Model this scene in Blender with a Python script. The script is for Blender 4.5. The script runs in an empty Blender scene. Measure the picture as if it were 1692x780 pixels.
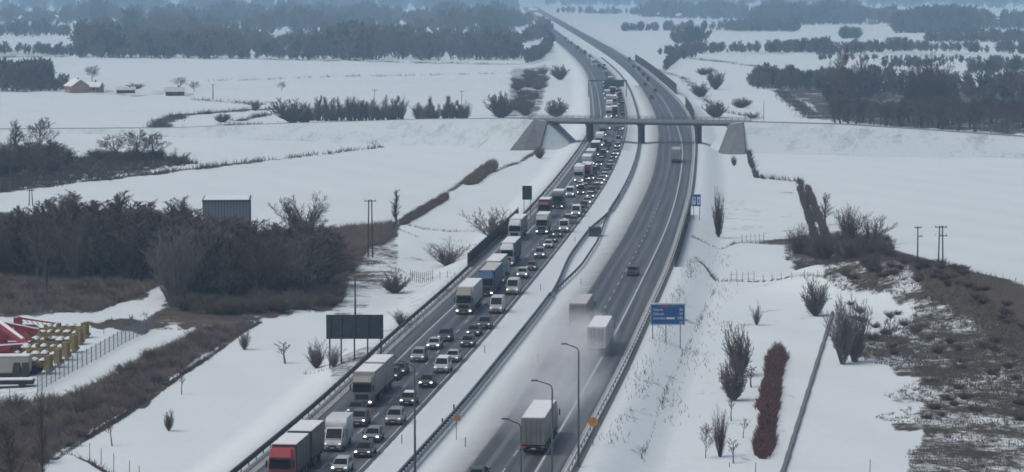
import bpy, bmesh, math, random
import numpy as np
from mathutils import Vector, Matrix
random.seed(7); RNG = np.random.default_rng(7)
C = bpy.context.scene
COL = C.collection
R = math.radians

# ------------------------------------------------------------ camera, world, sun, exposure
F, CX, CY, YH, H = 4800.0, 846.0, 390.0, -20.0, 50.0
PITCH = math.atan((CY - YH) / F)
cam = bpy.data.cameras.new('camera'); camo = bpy.data.objects.new('camera', cam); COL.objects.link(camo)
cam.sensor_width = 36.0; cam.lens = 36.0 * F / 1692.0
cam.clip_start = 1.0; cam.clip_end = 60000.0
camo.location = (0, 0, H); camo.rotation_euler = (math.pi / 2 - PITCH, 0, 0)
C.camera = camo
C.render.engine = 'CYCLES'
C.cycles.use_denoising = True
C.cycles.max_bounces = 6; C.cycles.diffuse_bounces = 3; C.cycles.glossy_bounces = 3; C.cycles.volume_bounces = 3
C.cycles.transparent_max_bounces = 8
C.cycles.pixel_filter_type = 'BLACKMAN_HARRIS'; C.cycles.filter_width = 1.65
C.view_settings.view_transform = 'Standard'; C.view_settings.look = 'None'
C.view_settings.gamma = 1.0; C.view_settings.use_curve_mapping = False
C.view_settings.exposure = 0.60
SUN_EL, SUN_AZ = R(60), R(255)
w = bpy.data.worlds.new('World'); C.world = w; w.use_nodes = True
nt = w.node_tree
bg = nt.nodes['Background']; sky = nt.nodes.new('ShaderNodeTexSky')
sky.sky_type = 'NISHITA'; sky.sun_disc = False; sky.sun_elevation = SUN_EL; sky.sun_rotation = SUN_AZ
sky.air_density = 1.0; sky.dust_density = 3.5; sky.ozone_density = 0.3
nt.links.new(sky.outputs[0], bg.inputs[0]); bg.inputs[1].default_value = 0.06
sl = bpy.data.lights.new('sun', 'SUN'); sl.energy = 0.8; sl.angle = R(40); sl.color = (0.97, 1.0, 0.955)
so = bpy.data.objects.new('sun', sl); COL.objects.link(so)
d = Vector((math.sin(SUN_AZ) * math.cos(SUN_EL), math.cos(SUN_AZ) * math.cos(SUN_EL), math.sin(SUN_EL)))
so.rotation_euler = (-d).to_track_quat('-Z', 'Y').to_euler(); so.location = (0, 0, 300)

# ------------------------------------------------------------ materials
def lin(r, g, b):
    f = lambda c: (c / 255 / 12.92) if c / 255 <= 0.04045 else ((c / 255 + 0.055) / 1.055) ** 2.4
    return (f(r), f(g), f(b), 1)
def mat(name, col, rough=0.7, var=0.15, scale=3.0, metal=0.0, emit=0.0, spec=0.5, bump=0.0):
    m = bpy.data.materials.new(name); m.use_nodes = True; n = m.node_tree; p = n.nodes['Principled BSDF']
    p.inputs['Roughness'].default_value = rough; p.inputs['Metallic'].default_value = metal
    p.inputs['Specular IOR Level'].default_value = spec
    tc = n.nodes.new('ShaderNodeTexCoord'); no = n.nodes.new('ShaderNodeTexNoise'); no.inputs['Scale'].default_value = scale
    no.inputs['Detail'].default_value = 4
    n.links.new(tc.outputs['Object'], no.inputs['Vector'])
    cr = n.nodes.new('ShaderNodeMix'); cr.data_type = 'RGBA'
    cr.inputs[6].default_value = tuple(c * (1 - var) for c in col[:3]) + (1,)
    cr.inputs[7].default_value = tuple(min(1, c * (1 + var)) for c in col[:3]) + (1,)
    n.links.new(no.outputs[0], cr.inputs[0]); n.links.new(cr.outputs[2], p.inputs['Base Color'])
    if emit:
        p.inputs['Emission Color'].default_value = tuple(col[:3]) + (1,); p.inputs['Emission Strength'].default_value = emit
    if bump:
        b = n.nodes.new('ShaderNodeBump'); b.inputs['Strength'].default_value = bump
        n.links.new(no.outputs[0], b.inputs['Height']); n.links.new(b.outputs[0], p.inputs['Normal'])
    return m
M_ = {}
def PM(name, col, **k):
    if name not in M_: M_[name] = mat(name, col + (1,) if len(col) == 3 else col, **k)
    return M_[name]
PM('snow', (.80, .80, .80), rough=.8, var=.05, scale=.4)
PM('snow_dirty', (.55, .53, .51), rough=.8, var=.2, scale=.6)
PM('twig', (.155, .118, .098), rough=.9, var=.3, scale=.3)
PM('twig_dark', (.135, .095, .078), rough=.9, var=.3, scale=.3)
PM('twig_red', (.125, .058, .055), rough=.9, var=.25, scale=.5)
PM('twig_pale', (.20, .17, .155), rough=.9, var=.25, scale=.5)
PM('far_green', (.040, .050, .045), rough=.9, var=.2, scale=.01)
PM('bark', (.075, .060, .052), rough=.9, var=.3, scale=2)
PM('grass', (.11, .088, .066), rough=.95, var=.4, scale=.2)
PM('grass_dark', (.060, .050, .044), rough=.95, var=.4, scale=.2)
PM('steel', (.16, .18, .20), rough=.5, metal=.3, var=.15)
PM('steel_dark', (.055, .062, .070), rough=.6, metal=.2, var=.2)
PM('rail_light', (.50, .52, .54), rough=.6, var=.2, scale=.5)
PM('lamp_pole', (.09, .10, .115), rough=.5, metal=.2)
PM('concrete', (.16, .165, .17), rough=.85, var=.15, scale=.8)
PM('concrete_light', (.26, .27, .275), rough=.85, var=.12, scale=.5)
PM('wood_post', (.06, .052, .048), rough=.9, var=.3)
PM('panel_back', (.050, .062, .075), rough=.7, var=.15, scale=1)
PM('blue_sign', (.010, .085, .26), rough=.5, var=.08)
PM('white_paint', (.72, .73, .74), rough=.6, var=.08)
PM('sign_white', (.65, .70, .76), rough=.6, var=.05)
PM('sign_red', (.35, .05, .06), rough=.5)
PM('sign_green', (.02, .20, .12), rough=.5)
PM('orange', (.70, .25, .03), rough=.5, var=.12)
PM('orange_dull', (.42, .22, .08), rough=.6, var=.15)
PM('noise_panel', (.040, .052, .060), rough=.85, var=.25, scale=.5)
PM('rubber', (.018, .018, .020), rough=.8)
PM('rim', (.20, .21, .22), rough=.4, metal=.5)
PM('glass', (.016, .020, .025), rough=.3, var=.1, spec=.06)
PM('black_trim', (.022, .023, .026), rough=.6)
PM('headlight', (1.0, .97, .88), rough=.3, emit=1.8, var=0)
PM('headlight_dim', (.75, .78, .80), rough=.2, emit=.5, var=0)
PM('taillight', (.45, .02, .02), rough=.3, emit=.2, var=0)
PM('plate', (.6, .6, .58), rough=.5)
PM('chassis', (.025, .025, .027), rough=.8)
PAINT = {'white': (.66, .67, .68), 'silver': (.33, .35, .37), 'grey': (.12, .13, .14), 'dark grey': (.045, .05, .056),
         'black': (.018, .019, .022), 'red': (.38, .020, .028), 'maroon': (.16, .022, .03), 'dark green': (.022, .045, .042),
         'blue': (.030, .085, .20), 'brown': (.07, .045, .042), 'beige': (.42, .39, .34), 'pale': (.45, .46, .45),
         'dirty': (.27, .26, .24), 'light blue': (.28, .34, .40), 'violet': (.075, .07, .10), 'yellow': (.42, .30, .09)}
def grime(m, amt):
    n = m.node_tree; p = n.nodes['Principled BSDF']; src = p.inputs['Base Color'].links[0].from_socket
    tc = n.nodes.new('ShaderNodeTexCoord'); sp = n.nodes.new('ShaderNodeSeparateXYZ'); n.links.new(tc.outputs['Object'], sp.inputs[0])
    no = n.nodes.new('ShaderNodeTexNoise'); no.inputs['Scale'].default_value = 1.3; no.inputs['Detail'].default_value = 6; n.links.new(tc.outputs['Object'], no.inputs['Vector'])
    mr = n.nodes.new('ShaderNodeMapRange'); mr.inputs[1].default_value = 3.4; mr.inputs[2].default_value = .3; mr.inputs[3].default_value = .12; mr.inputs[4].default_value = 1.5; n.links.new(sp.outputs[2], mr.inputs[0])
    mu = n.nodes.new('ShaderNodeMath'); mu.operation = 'MULTIPLY'; n.links.new(mr.outputs[0], mu.inputs[0]); n.links.new(no.outputs[0], mu.inputs[1])
    m2 = n.nodes.new('ShaderNodeMath'); m2.operation = 'MULTIPLY'; m2.use_clamp = True; m2.inputs[1].default_value = amt; n.links.new(mu.outputs[0], m2.inputs[0])
    mx = n.nodes.new('ShaderNodeMix'); mx.data_type = 'RGBA'; n.links.new(m2.outputs[0], mx.inputs[0]); n.links.new(src, mx.inputs[6]); mx.inputs[7].default_value = (.13, .12, .11, 1); n.links.new(mx.outputs[2], p.inputs['Base Color'])
    return m
def paint(c):
    if 'paint_' + c.replace(' ', '_') in M_: return M_['paint_' + c.replace(' ', '_')]
    return grime(paint0(c), .75)
def paint0(c):
    return PM('paint_' + c.replace(' ', '_'), PAINT[c], rough=.35 if c in ('black', 'silver', 'dark grey', 'grey', 'red', 'maroon', 'dark green', 'brown') else .5, var=.10, scale=1.5)

# ------------------------------------------------------------ mesh building
class MB:
    def __init__(s): s.v = []; s.f = []; s.mi = []
    def add(s, vs, fs, mi=0):
        b = len(s.v); s.v += [tuple(v) for v in vs]; s.f += [tuple(b + i for i in f) for f in fs]; s.mi += [mi] * len(fs); return s
    def box(s, c, d, taper=(1, 1), mi=0, rot=None):
        x, y, z = c; a, b, h = d[0] / 2, d[1] / 2, d[2] / 2; tx, ty = taper
        vs = [(-a, -b, -h), (a, -b, -h), (a, b, -h), (-a, b, -h), (-a * tx, -b * ty, h), (a * tx, -b * ty, h), (a * tx, b * ty, h), (-a * tx, b * ty, h)]
        if rot: m = Matrix.Rotation(rot[1], 3, rot[0]); vs = [tuple(m @ Vector(v)) for v in vs]
        vs = [(x + v[0], y + v[1], z + v[2]) for v in vs]
        return s.add(vs, [(0, 3, 2, 1), (4, 5, 6, 7), (0, 1, 5, 4), (1, 2, 6, 5), (2, 3, 7, 6), (3, 0, 4, 7)], mi)
    def tube(s, p0, p1, r0, r1=None, n=8, mi=0):
        r1 = r0 if r1 is None else r1; p0, p1 = Vector(p0), Vector(p1); z = (p1 - p0).normalized()
        x = z.orthogonal().normalized(); y = z.cross(x)
        vs = []
        for p, r in ((p0, r0), (p1, r1)):
            for i in range(n):
                a = 2 * math.pi * i / n; vs.append(p + x * (r * math.cos(a)) + y * (r * math.sin(a)))
        fs = [(i, (i + 1) % n, n + (i + 1) % n, n + i) for i in range(n)] + [tuple(range(n - 1, -1, -1)), tuple(range(n, 2 * n))]
        return s.add(vs, fs, mi)
    def loft(s, secs, mi=0, caps=True):
        n = len(secs[0]); vs = [p for sec in secs for p in sec]; fs = []
        for k in range(len(secs) - 1):
            for i in range(n): fs.append((k * n + i, k * n + (i + 1) % n, (k + 1) * n + (i + 1) % n, (k + 1) * n + i))
        if caps: fs += [tuple(range(n - 1, -1, -1)), tuple(range((len(secs) - 1) * n, len(secs) * n))]
        return s.add(vs, fs, mi)
    def panel(s, q, sx=.85, sy=.8, off=.015, th=.02, mi=0):
        q = [Vector(p) for p in q]; c = sum(q, Vector()) / 4
        n = (q[1] - q[0]).cross(q[3] - q[0]).normalized()
        ax = ((q[1] + q[2]) - (q[0] + q[3])) / 4; ay = ((q[2] + q[3]) - (q[0] + q[1])) / 4
        # keep taper
        out = []
        for (i, u, v) in ((0, -1, -1), (1, 1, -1), (2, 1, 1), (3, -1, 1)):
            e = q[i] - c
            # split e along ax, ay
            ex = e.dot(ax.normalized()); p = c + ax.normalized() * ex * sx + (e - ax.normalized() * ex) * sy
            out.append(p)
        vs = [p + n * off for p in out] + [p + n * (off - th) for p in out]
        return s.add(vs, [(0, 1, 2, 3), (7, 6, 5, 4), (0, 4, 5, 1), (1, 5, 6, 2), (2, 6, 7, 3), (3, 7, 4, 0)], mi)
    def mesh(s, name, mats, bevel=0, smooth=False):
        me = bpy.data.meshes.new(name); me.from_pydata(s.v, [], s.f)
        for m in (mats if isinstance(mats, (list, tuple)) else [mats]): me.materials.append(m)
        if any(s.mi): me.polygons.foreach_set('material_index', s.mi)
        bm = bmesh.new(); bm.from_mesh(me); bmesh.ops.recalc_face_normals(bm, faces=bm.faces)
        if bevel: bmesh.ops.bevel(bm, geom=bm.edges[:], offset=bevel, segments=2, affect='EDGES', clamp_overlap=True)
        bm.to_mesh(me); bm.free()
        if smooth: me.shade_smooth()
        me.update(); return me
def link(name, me, parent=None, loc=(0, 0, 0), rz=0.0):
    o = bpy.data.objects.new(name, me); COL.objects.link(o); o.location = loc; o.rotation_euler = (0, 0, rz)
    if parent: o.parent = parent
    return o
def tag(o, label=None, cat=None, group=None, kind=None):
    if label: o['label'] = label
    if cat: o['category'] = cat
    if group: o['group'] = group
    if kind: o['kind'] = kind
    return o
def fastmesh(name, V, T, mats, mi=None):
    me = bpy.data.meshes.new(name); V = np.asarray(V, np.float32); T = np.asarray(T, np.int32); k = T.shape[1]
    me.vertices.add(len(V)); me.vertices.foreach_set('co', V.ravel())
    me.loops.add(T.size); me.loops.foreach_set('vertex_index', T.ravel())
    me.polygons.add(len(T)); me.polygons.foreach_set('loop_start', np.arange(0, T.size, k, dtype=np.int32))
    me.polygons.foreach_set('loop_total', np.full(len(T), k, np.int32))
    for m in (mats if isinstance(mats, (list, tuple)) else [mats]): me.materials.append(m)
    if mi is not None: me.polygons.foreach_set('material_index', np.asarray(mi, np.int32))
    me.update(calc_edges=True); return me

# ------------------------------------------------------------ road curves (x as a function of distance y)
def curve(pts):
    z = np.array([p[1] for p in pts], float); x = np.array([p[0] for p in pts], float)
    g = np.linspace(math.log(150), math.log(12000), 700); xi = np.interp(np.exp(g), z, x)
    lo = (x[1] - x[0]) / (z[1] - z[0]); m = np.exp(g) < z[0]; xi[m] = x[0] + lo * (np.exp(g)[m] - z[0])
    k = np.exp(-np.linspace(-2, 2, 61) ** 2); k /= k.sum(); pad = np.pad(xi, 30, mode='edge')
    pad[:30] = xi[0] + (np.arange(-30, 0)) * (xi[1] - xi[0])
    xs = np.convolve(pad, k, 'valid')
    return lambda y: np.interp(np.log(np.maximum(y, 150)), g, xs)
cL0 = curve([(-27.6, 298), (-22.3, 347), (-16.9, 413), (-11.9, 461), (-9.3, 489), (-5.9, 531), (.5, 600), (10.2, 728), (23.8, 936), (28.2, 1024), (32, 1158), (38, 1409), (43.8, 1710), (45.0, 1977), (43.8, 2300), (40, 3000), (35, 4000), (28, 6000)])
cL1 = curve([(-15.4, 298), (-12.4, 325), (-10.5, 347), (-5.6, 392), (.6, 461), (3.3, 489), (9.2, 558), (12.9, 600), (21.6, 707), (26.7, 776), (37.4, 955), (42.6, 1065), (45.9, 1147), (54.5, 1443), (59.0, 1663), (60.0, 1930), (58.4, 2276), (54.5, 2980), (50, 3959), (43, 6000)])
cR0 = curve([(-4.9, 298), (-1.6, 326), (.6, 347), (4.7, 393), (8.4, 432), (12.3, 475), (20.0, 558), (23.4, 593), (32.5, 707), (36.9, 761), (48.4, 955), (53.5, 1065), (57.0, 1147), (66.0, 1488), (70.5, 1884), (70.7, 2193), (68.0, 3018), (61, 4400), (52, 6500)])
cR1 = curve([(2.4, 298), (8.0, 351), (10.4, 375), (13.3, 402), (20.6, 479), (31.9, 600), (40.3, 707), (49.0, 835), (55.5, 940), (63, 1141), (69, 1346), (77.5, 1884), (78, 2540), (75, 3018), (70, 4400), (60, 6500)])
cR2 = curve([(5.6, 298), (11.2, 351), (13.7, 373), (23.9, 479), (28.6, 526), (43.4, 707), (53.4, 855), (59.5, 944), (70.0, 1141), (75.5, 1346), (82.3, 1884), (82.9, 2540), (80.3, 3018), (76.0, 4400), (68, 6500)])
cM = curve([(-11.2, 298), (-6.6, 339), (-5.2, 351), (-1.4, 392), (5.2, 457), (13.5, 556), (21.5, 644), (26.7, 707), (31.9, 776), (40.3, 915), (50.0, 1147), (58.6, 1443), (63.0, 1675), (64.6, 1945), (63, 2500), (59, 3300)])

def sstep(a, b, x): t = np.clip((x - a) / (b - a), 0, 1); return t * t * (3 - 2 * t)
# the rough spoil ridge on the right, as (x, y, radius across, radius along, height)
RIDGE = [(52, 505, 7, 16, 2.2), (60, 500, 9, 18, 3.0), (68, 492, 9, 22, 3.6), (76, 476, 9, 24, 3.4), (84, 458, 9, 24, 3.2), (91, 440, 9, 22, 3.4), (98, 420, 9, 22, 3.0), (106, 400, 10, 22, 2.6), (80, 405, 14, 26, .9), (92, 370, 14, 22, .8)]
LMOUND = [(-30, 560, 9, 14, 1.8), (-20, 575, 7, 12, 1.8), (-52, 545, 14, 16, .8)]
def hgt(x, y):
    x = np.asarray(x, float); y = np.asarray(y, float)
    dl = cL0(y) - x; dr = x - cR2(y); d = np.maximum(dl, dr)
    far = 1 - .4 * sstep(1200, 2200, y)
    h = -2.2 * sstep(2.2, 9.5, d) * far
    inm = (x > cL1(y)) & (x < cR0(y)); mid = (x - cL1(y)) / np.maximum(cR0(y) - cL1(y), .1)
    h = np.where(inm, -.45 * np.clip(np.sin(np.pi * np.clip(mid, 0, 1)), 0, 1) + .05, h)
    h = np.where((d <= 0) & ~inm, -.02, h)
    for (a, b, ra, rb, q) in RIDGE + LMOUND:
        h = h + q * np.exp(-((x - a) / ra) ** 2 - ((y - b) / rb) ** 2)
    out = sstep(8, 20, d)
    h = h + out * (.22 * np.sin(x * .07 + 1.3 * np.sin(y * .011)) * np.cos(y * .017) + .10 * np.sin(x * .31 + y * .12))
    return h
def ray(px, py):
    return ((px - CX), F * math.cos(PITCH) + (CY - py) * math.sin(PITCH), -F * math.sin(PITCH) + (CY - py) * math.cos(PITCH))
def G(px, py, up=0.0):
    dx, dy, dz = ray(px, py); h = 0.0
    for _ in range(10):
        t = (h - H) / dz; h = .5 * h + .5 * float(hgt(dx * t, dy * t))
    t = (h - H) / dz
    return Vector((dx * t, dy * t, float(hgt(dx * t, dy * t)) + up))
def G0(px, py):
    dx, dy, dz = ray(px, py); t = -H / dz; return dx * t, dy * t
def toppx(p, py):   # height above the ground at p of picture row py
    dx, dy, dz = ray(CX, py); return H + dz / dy * p.y - p.z
def inpoly(X, Y, poly):
    P = np.array(poly, float); inside = np.zeros(X.shape, bool); j = len(P) - 1
    for i in range(len(P)):
        xi, yi = P[i]; xj, yj = P[j]
        c = ((yi > Y) != (yj > Y)) & (X < (xj - xi) * (Y - yi) / ((yj - yi) if yj != yi else 1e-9) + xi)
        inside ^= c; j = i
    return inside
def W(poly): return [tuple(G(*p)[:2]) for p in poly]
def segd(X, Y, pts):
    best = np.full(X.shape, 1e9)
    for a, b in zip(pts[:-1], pts[1:]):
        ax, ay = a; bx, by = b; vx, vy = bx - ax, by - ay; L = vx * vx + vy * vy + 1e-9
        t = np.clip(((X - ax) * vx + (Y - ay) * vy) / L, 0, 1)
        best = np.minimum(best, np.hypot(X - ax - t * vx, Y - ay - t * vy))
    return best

# ------------------------------------------------------------ ground sheet
SCRUB = [  # (outline in picture coordinates of the patch on the ground, cover 0..1, tone)
    ([(-400, 330), (0, 345), (60, 350), (230, 345), (420, 385), (560, 378), (650, 368), (652, 378), (640, 400), (600, 425), (575, 455), (568, 490), (555, 510), (470, 522), (330, 525), (255, 512), (300, 470), (312, 432), (285, 440), (240, 485), (150, 520), (-400, 520)], .80, .75),
    ([(150, 534), (215, 522), (290, 514), (400, 528), (560, 512), (420, 532), (340, 545), (250, 545), (130, 540)], .85, .35),
    ([(400, 532), (335, 545), (235, 592), (180, 625), (120, 657), (0, 668), (-300, 690), (-300, 840), (40, 840), (85, 755), (180, 695), (250, 655), (330, 590), (420, 534)], .95, .5),
    ([(-300, 262), (0, 262), (120, 262), (170, 258), (310, 262), (330, 272), (260, 280), (100, 306), (0, 316), (-300, 345)], .75, .6),
    ([(1298, 400), (1340, 385), (1470, 392), (1480, 425), (1540, 445), (1610, 470), (1650, 505), (1692, 540), (1850, 620), (1850, 720), (1692, 690), (1530, 640), (1500, 600), (1400, 590), (1390, 560), (1500, 540), (1510, 490), (1380, 480), (1370, 455), (1300, 430)], .66, .45),
    ([(1400, 590), (1520, 560), (1850, 620), (1850, 860), (1500, 860), (1500, 770), (1500, 745), (1540, 712), (1440, 690), (1540, 668), (1460, 655), (1530, 622)], .58, .4),
    ([(855, 115), (905, 105), (900, 150), (880, 196), (845, 196), (850, 150)], .6, .4),
    ([(1290, 148), (1365, 135), (1800, 150), (1800, 222), (1692, 220), (1500, 214), (1370, 200)], .8, .6),
    ([(1235, 140), (1370, 130), (1370, 150), (1290, 150)], .7, .5),
    ([(-200, 78), (130, 84), (130, 96), (-200, 92)], .5, .4),
    ([(100, 140), (240, 150), (330, 152), (330, 162), (200, 158), (60, 152)], .45, .4),
    ([(1165, 300), (1300, 310), (1330, 380), (1200, 395), (1160, 370)], .27, .3), ([(655, 440), (780, 398), (800, 440), (700, 530), (600, 610)], .25, .3),
    ([(1005, 740), (1125, 480), (1160, 520), (1060, 770)], .22, .3), ([(535, 575), (640, 565), (650, 598), (560, 640)], .45, .3), ([(440, 760), (600, 610), (560, 700), (500, 790)], .2, .3),
    ([(1120, 690), (1230, 440), (1330, 470), (1300, 700), (1240, 790)], .2, .3), ([(560, 425), (640, 400), (650, 440), (600, 530), (560, 510)], .5, .35),
    ([(450, 224), (640, 226), (860, 232), (860, 238), (640, 236), (450, 228)], .45, .3),
    ([(1150, 88), (1360, 80), (1700, 88), (1700, 98), (1360, 92), (1130, 92)], .4, .3),
]
LINES = [  # thin ditches, verges and field edges: polyline, half width m, cover
    ([(0, 318), (100, 305), (260, 287), (420, 268)], 2.5, .85), ([(420, 268), (560, 252), (630, 243)], 1.6, .55),
    ([(440, 226), (620, 238), (780, 242), (900, 244)], 1.6, .8), ([(262, 214), (300, 216), (400, 226), (460, 228)], 4, .9),
    ([(262, 212), (270, 200), (300, 190), (380, 184), (455, 180)], 4.5, .9), ([(360, 205), (400, 208), (450, 205)], 3, .7), ([(395, 200), (430, 192), (462, 186)], 3, .7),
    ([(668, 362), (690, 345), (725, 328), (770, 298), (810, 285), (860, 268), (890, 248)], .9, .75),
    ([(668, 370), (700, 379), (740, 383), (800, 381)], .35, .6), ([(655, 378), (690, 392), (770, 400)], .3, .3),
    ([(1235, 243), (1240, 270), (1250, 294), (1320, 300), (1335, 340), (1347, 388)], .5, .8),
    ([(1142, 392), (1165, 402), (1190, 412), (1215, 402), (1300, 399)], .35, .7), ([(1147, 425), (1165, 440), (1183, 465), (1225, 464), (1370, 460)], .35, .7),
    ([(90, 760), (120, 740), (200, 690), (330, 600), (430, 532)], .45, .9), ([(110, 748), (150, 765), (190, 790)], .3, .8),
    ([(0, 94), (330, 96), (850, 107)], 8, .62), ([(330, 134), (600, 126), (850, 122)], 5, .30), ([(330, 165), (430, 174)], 4, .5), ([(900, 237), (968, 238)], 1, .6),
    ([(1290, 150), (1310, 168), (1350, 196)], 4, .8), ([(1130, 95), (1250, 110), (1290, 148)], 3, .35), ([(1253, 246), (1440, 248), (1692, 253)], .8, .35),
    ([(470, 745), (560, 660), (650, 570), (720, 500), (760, 455)], 1.3, .22), ([(1010, 735), (1065, 620), (1112, 505), (1150, 430)], 1.2, .2), ([(1100, 700), (1150, 600), (1190, 500), (1200, 420)], 2.0, .12),
    ([(1300, 400), (1380, 396), (1470, 424), (1540, 449), (1610, 470), (1650, 498), (1700, 545), (1780, 620)], 5.5, 1.0), ([(1470, 440), (1560, 476), (1640, 520), (1700, 575)], 4, .9),
    ([(1040, 100), (1130, 130), (1180, 180), (1250, 196)], 2.5, .2), ([(640, 440), (700, 462), (790, 458)], .3, .35),
    ([(1060, 760), (1100, 650), (1180, 480)], .3, .15), ([(690, 588), (600, 600), (500, 618)], .3, .3),
]
def build_ground():
    a1 = np.arange(-900, 901, 3.2) / F; a0 = -.19 - np.geomspace(.006, .75, 26)
    A = np.concatenate([a0[::-1], a1, -a0])
    rows = [9.4, 10, 11, 12, 13.5, 15, 17]; r = 19.0
    while r < 850: rows.append(r); r += max(.55, min(2.0, .012 * r + .3))
    rows += [900, 980, 1100, 1250]
    Yr = F * H / np.array(rows)
    X = np.outer(Yr, A); Y = np.repeat(Yr[:, None], len(A), 1)
    yb = np.array([120., -200., -1500.]); X = np.vstack([X, [A * 900, A * 1800, A * 3000]]); Y = np.vstack([Y, np.repeat(yb[:, None], len(A), 1)])
    Z = hgt(X, np.maximum(Y, 150))
    nr, nc = X.shape
    V = np.stack([X, Y, Z], -1).reshape(-1, 3)
    i = np.arange(nr * nc).reshape(nr, nc)
    T = np.stack([i[:-1, :-1], i[1:, :-1], i[1:, 1:], i[:-1, 1:]], -1).reshape(-1, 4)
    cover = np.zeros(X.shape); tone = np.full(X.shape, .4)
    sc = np.clip(Y / 500, .6, 4)
    def wob(f, ph): return np.sin(X / sc * f + 1.7 * np.sin(Y / sc * f * .31 + ph)) + .6 * np.sin(X / sc * f * 2.3 + Y / sc * f * .7 + ph) + .35 * np.sin(X / sc * f * 5.1 - Y / sc * f * 1.1 + ph * 2)
    XW = X + sc * .9 * wob(.45, 1.0); YW = Y + sc * 5.5 * wob(.33, 4.0)
    for poly, c, t in SCRUB:
        m = inpoly(XW, YW, W(poly)); cover[m] = np.maximum(cover[m], c); tone[m] = t
    # soften a little
    for _ in range(2):
        c2 = cover.copy(); c2[1:-1, 1:-1] = (cover[1:-1, 1:-1] * 2 + cover[:-2, 1:-1] + cover[2:, 1:-1] + cover[1:-1, :-2] + cover[1:-1, 2:]) / 6; cover = c2
    for pts, hw, c in LINES:
        dd = segd(X, Y, W(pts)); cover = np.maximum(cover, c * np.clip(1.6 - dd / hw, 0, 1))
    # spray-blown slush along the right carriageway and the left verge
    dR = cR0(Y) - X; slush = np.where((dR > -.5) & (Y < 1500) & (Y > 200), np.clip(1 - dR / 4.2, 0, 1), 0) * .9
    dL = X - cL1(Y); slush = np.maximum(slush, np.where((dL > -.5) & (dL < 5) & (Y > 900) & (Y < 2200), .5 * np.clip(1 - dL / 4, 0, 1), 0))
    dl0 = cL0(Y) - X; slush = np.maximum(slush, np.where((dl0 > -.5) & (dl0 < 3), .45 * np.clip(1 - abs(dl0 - .5) / 2.2, 0, 1), 0))
    dr2 = X - cR2(Y); slush = np.maximum(slush, np.where((dr2 > -.5) & (dr2 < 3), .5 * np.clip(1 - dr2 / 2, 0, 1), 0))
    me = fastmesh('ground', V, T, M_['ground'])
    for nm, arr in (('cover', cover), ('tone', tone), ('slush', slush)):
        at = me.attributes.new(nm, 'FLOAT', 'POINT'); at.data.foreach_set('value', arr.ravel().astype(np.float32))
    me.shade_smooth()
    tag(link('ground', me), kind='structure')
def N(n, t, **k):
    q = n.nodes.new(t)
    for a, b in k.items(): setattr(q, a, b)
    return q
def mixc(n, f, a, b):
    m = N(n, 'ShaderNodeMix', data_type='RGBA'); L = n.links
    for s, v in ((0, f), (6, a), (7, b)):
        if isinstance(v, (tuple, float, int)): m.inputs[s].default_value = v
        else: L.new(v, m.inputs[s])
    return m.outputs[2]
def noise(n, vec, sc, det=5, rough=.6):
    q = N(n, 'ShaderNodeTexNoise'); q.inputs['Scale'].default_value = sc; q.inputs['Detail'].default_value = det; q.inputs['Roughness'].default_value = rough
    n.links.new(vec, q.inputs['Vector']); return q.outputs[0]
def math_(n, op, a, b=None, c=None, clamp=False):
    q = N(n, 'ShaderNodeMath', operation=op, use_clamp=clamp)
    for i, v in enumerate((a, b, c)):
        if v is None: continue
        if isinstance(v, (float, int)): q.inputs[i].default_value = v
        else: n.links.new(v, q.inputs[i])
    return q.outputs[0]
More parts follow.
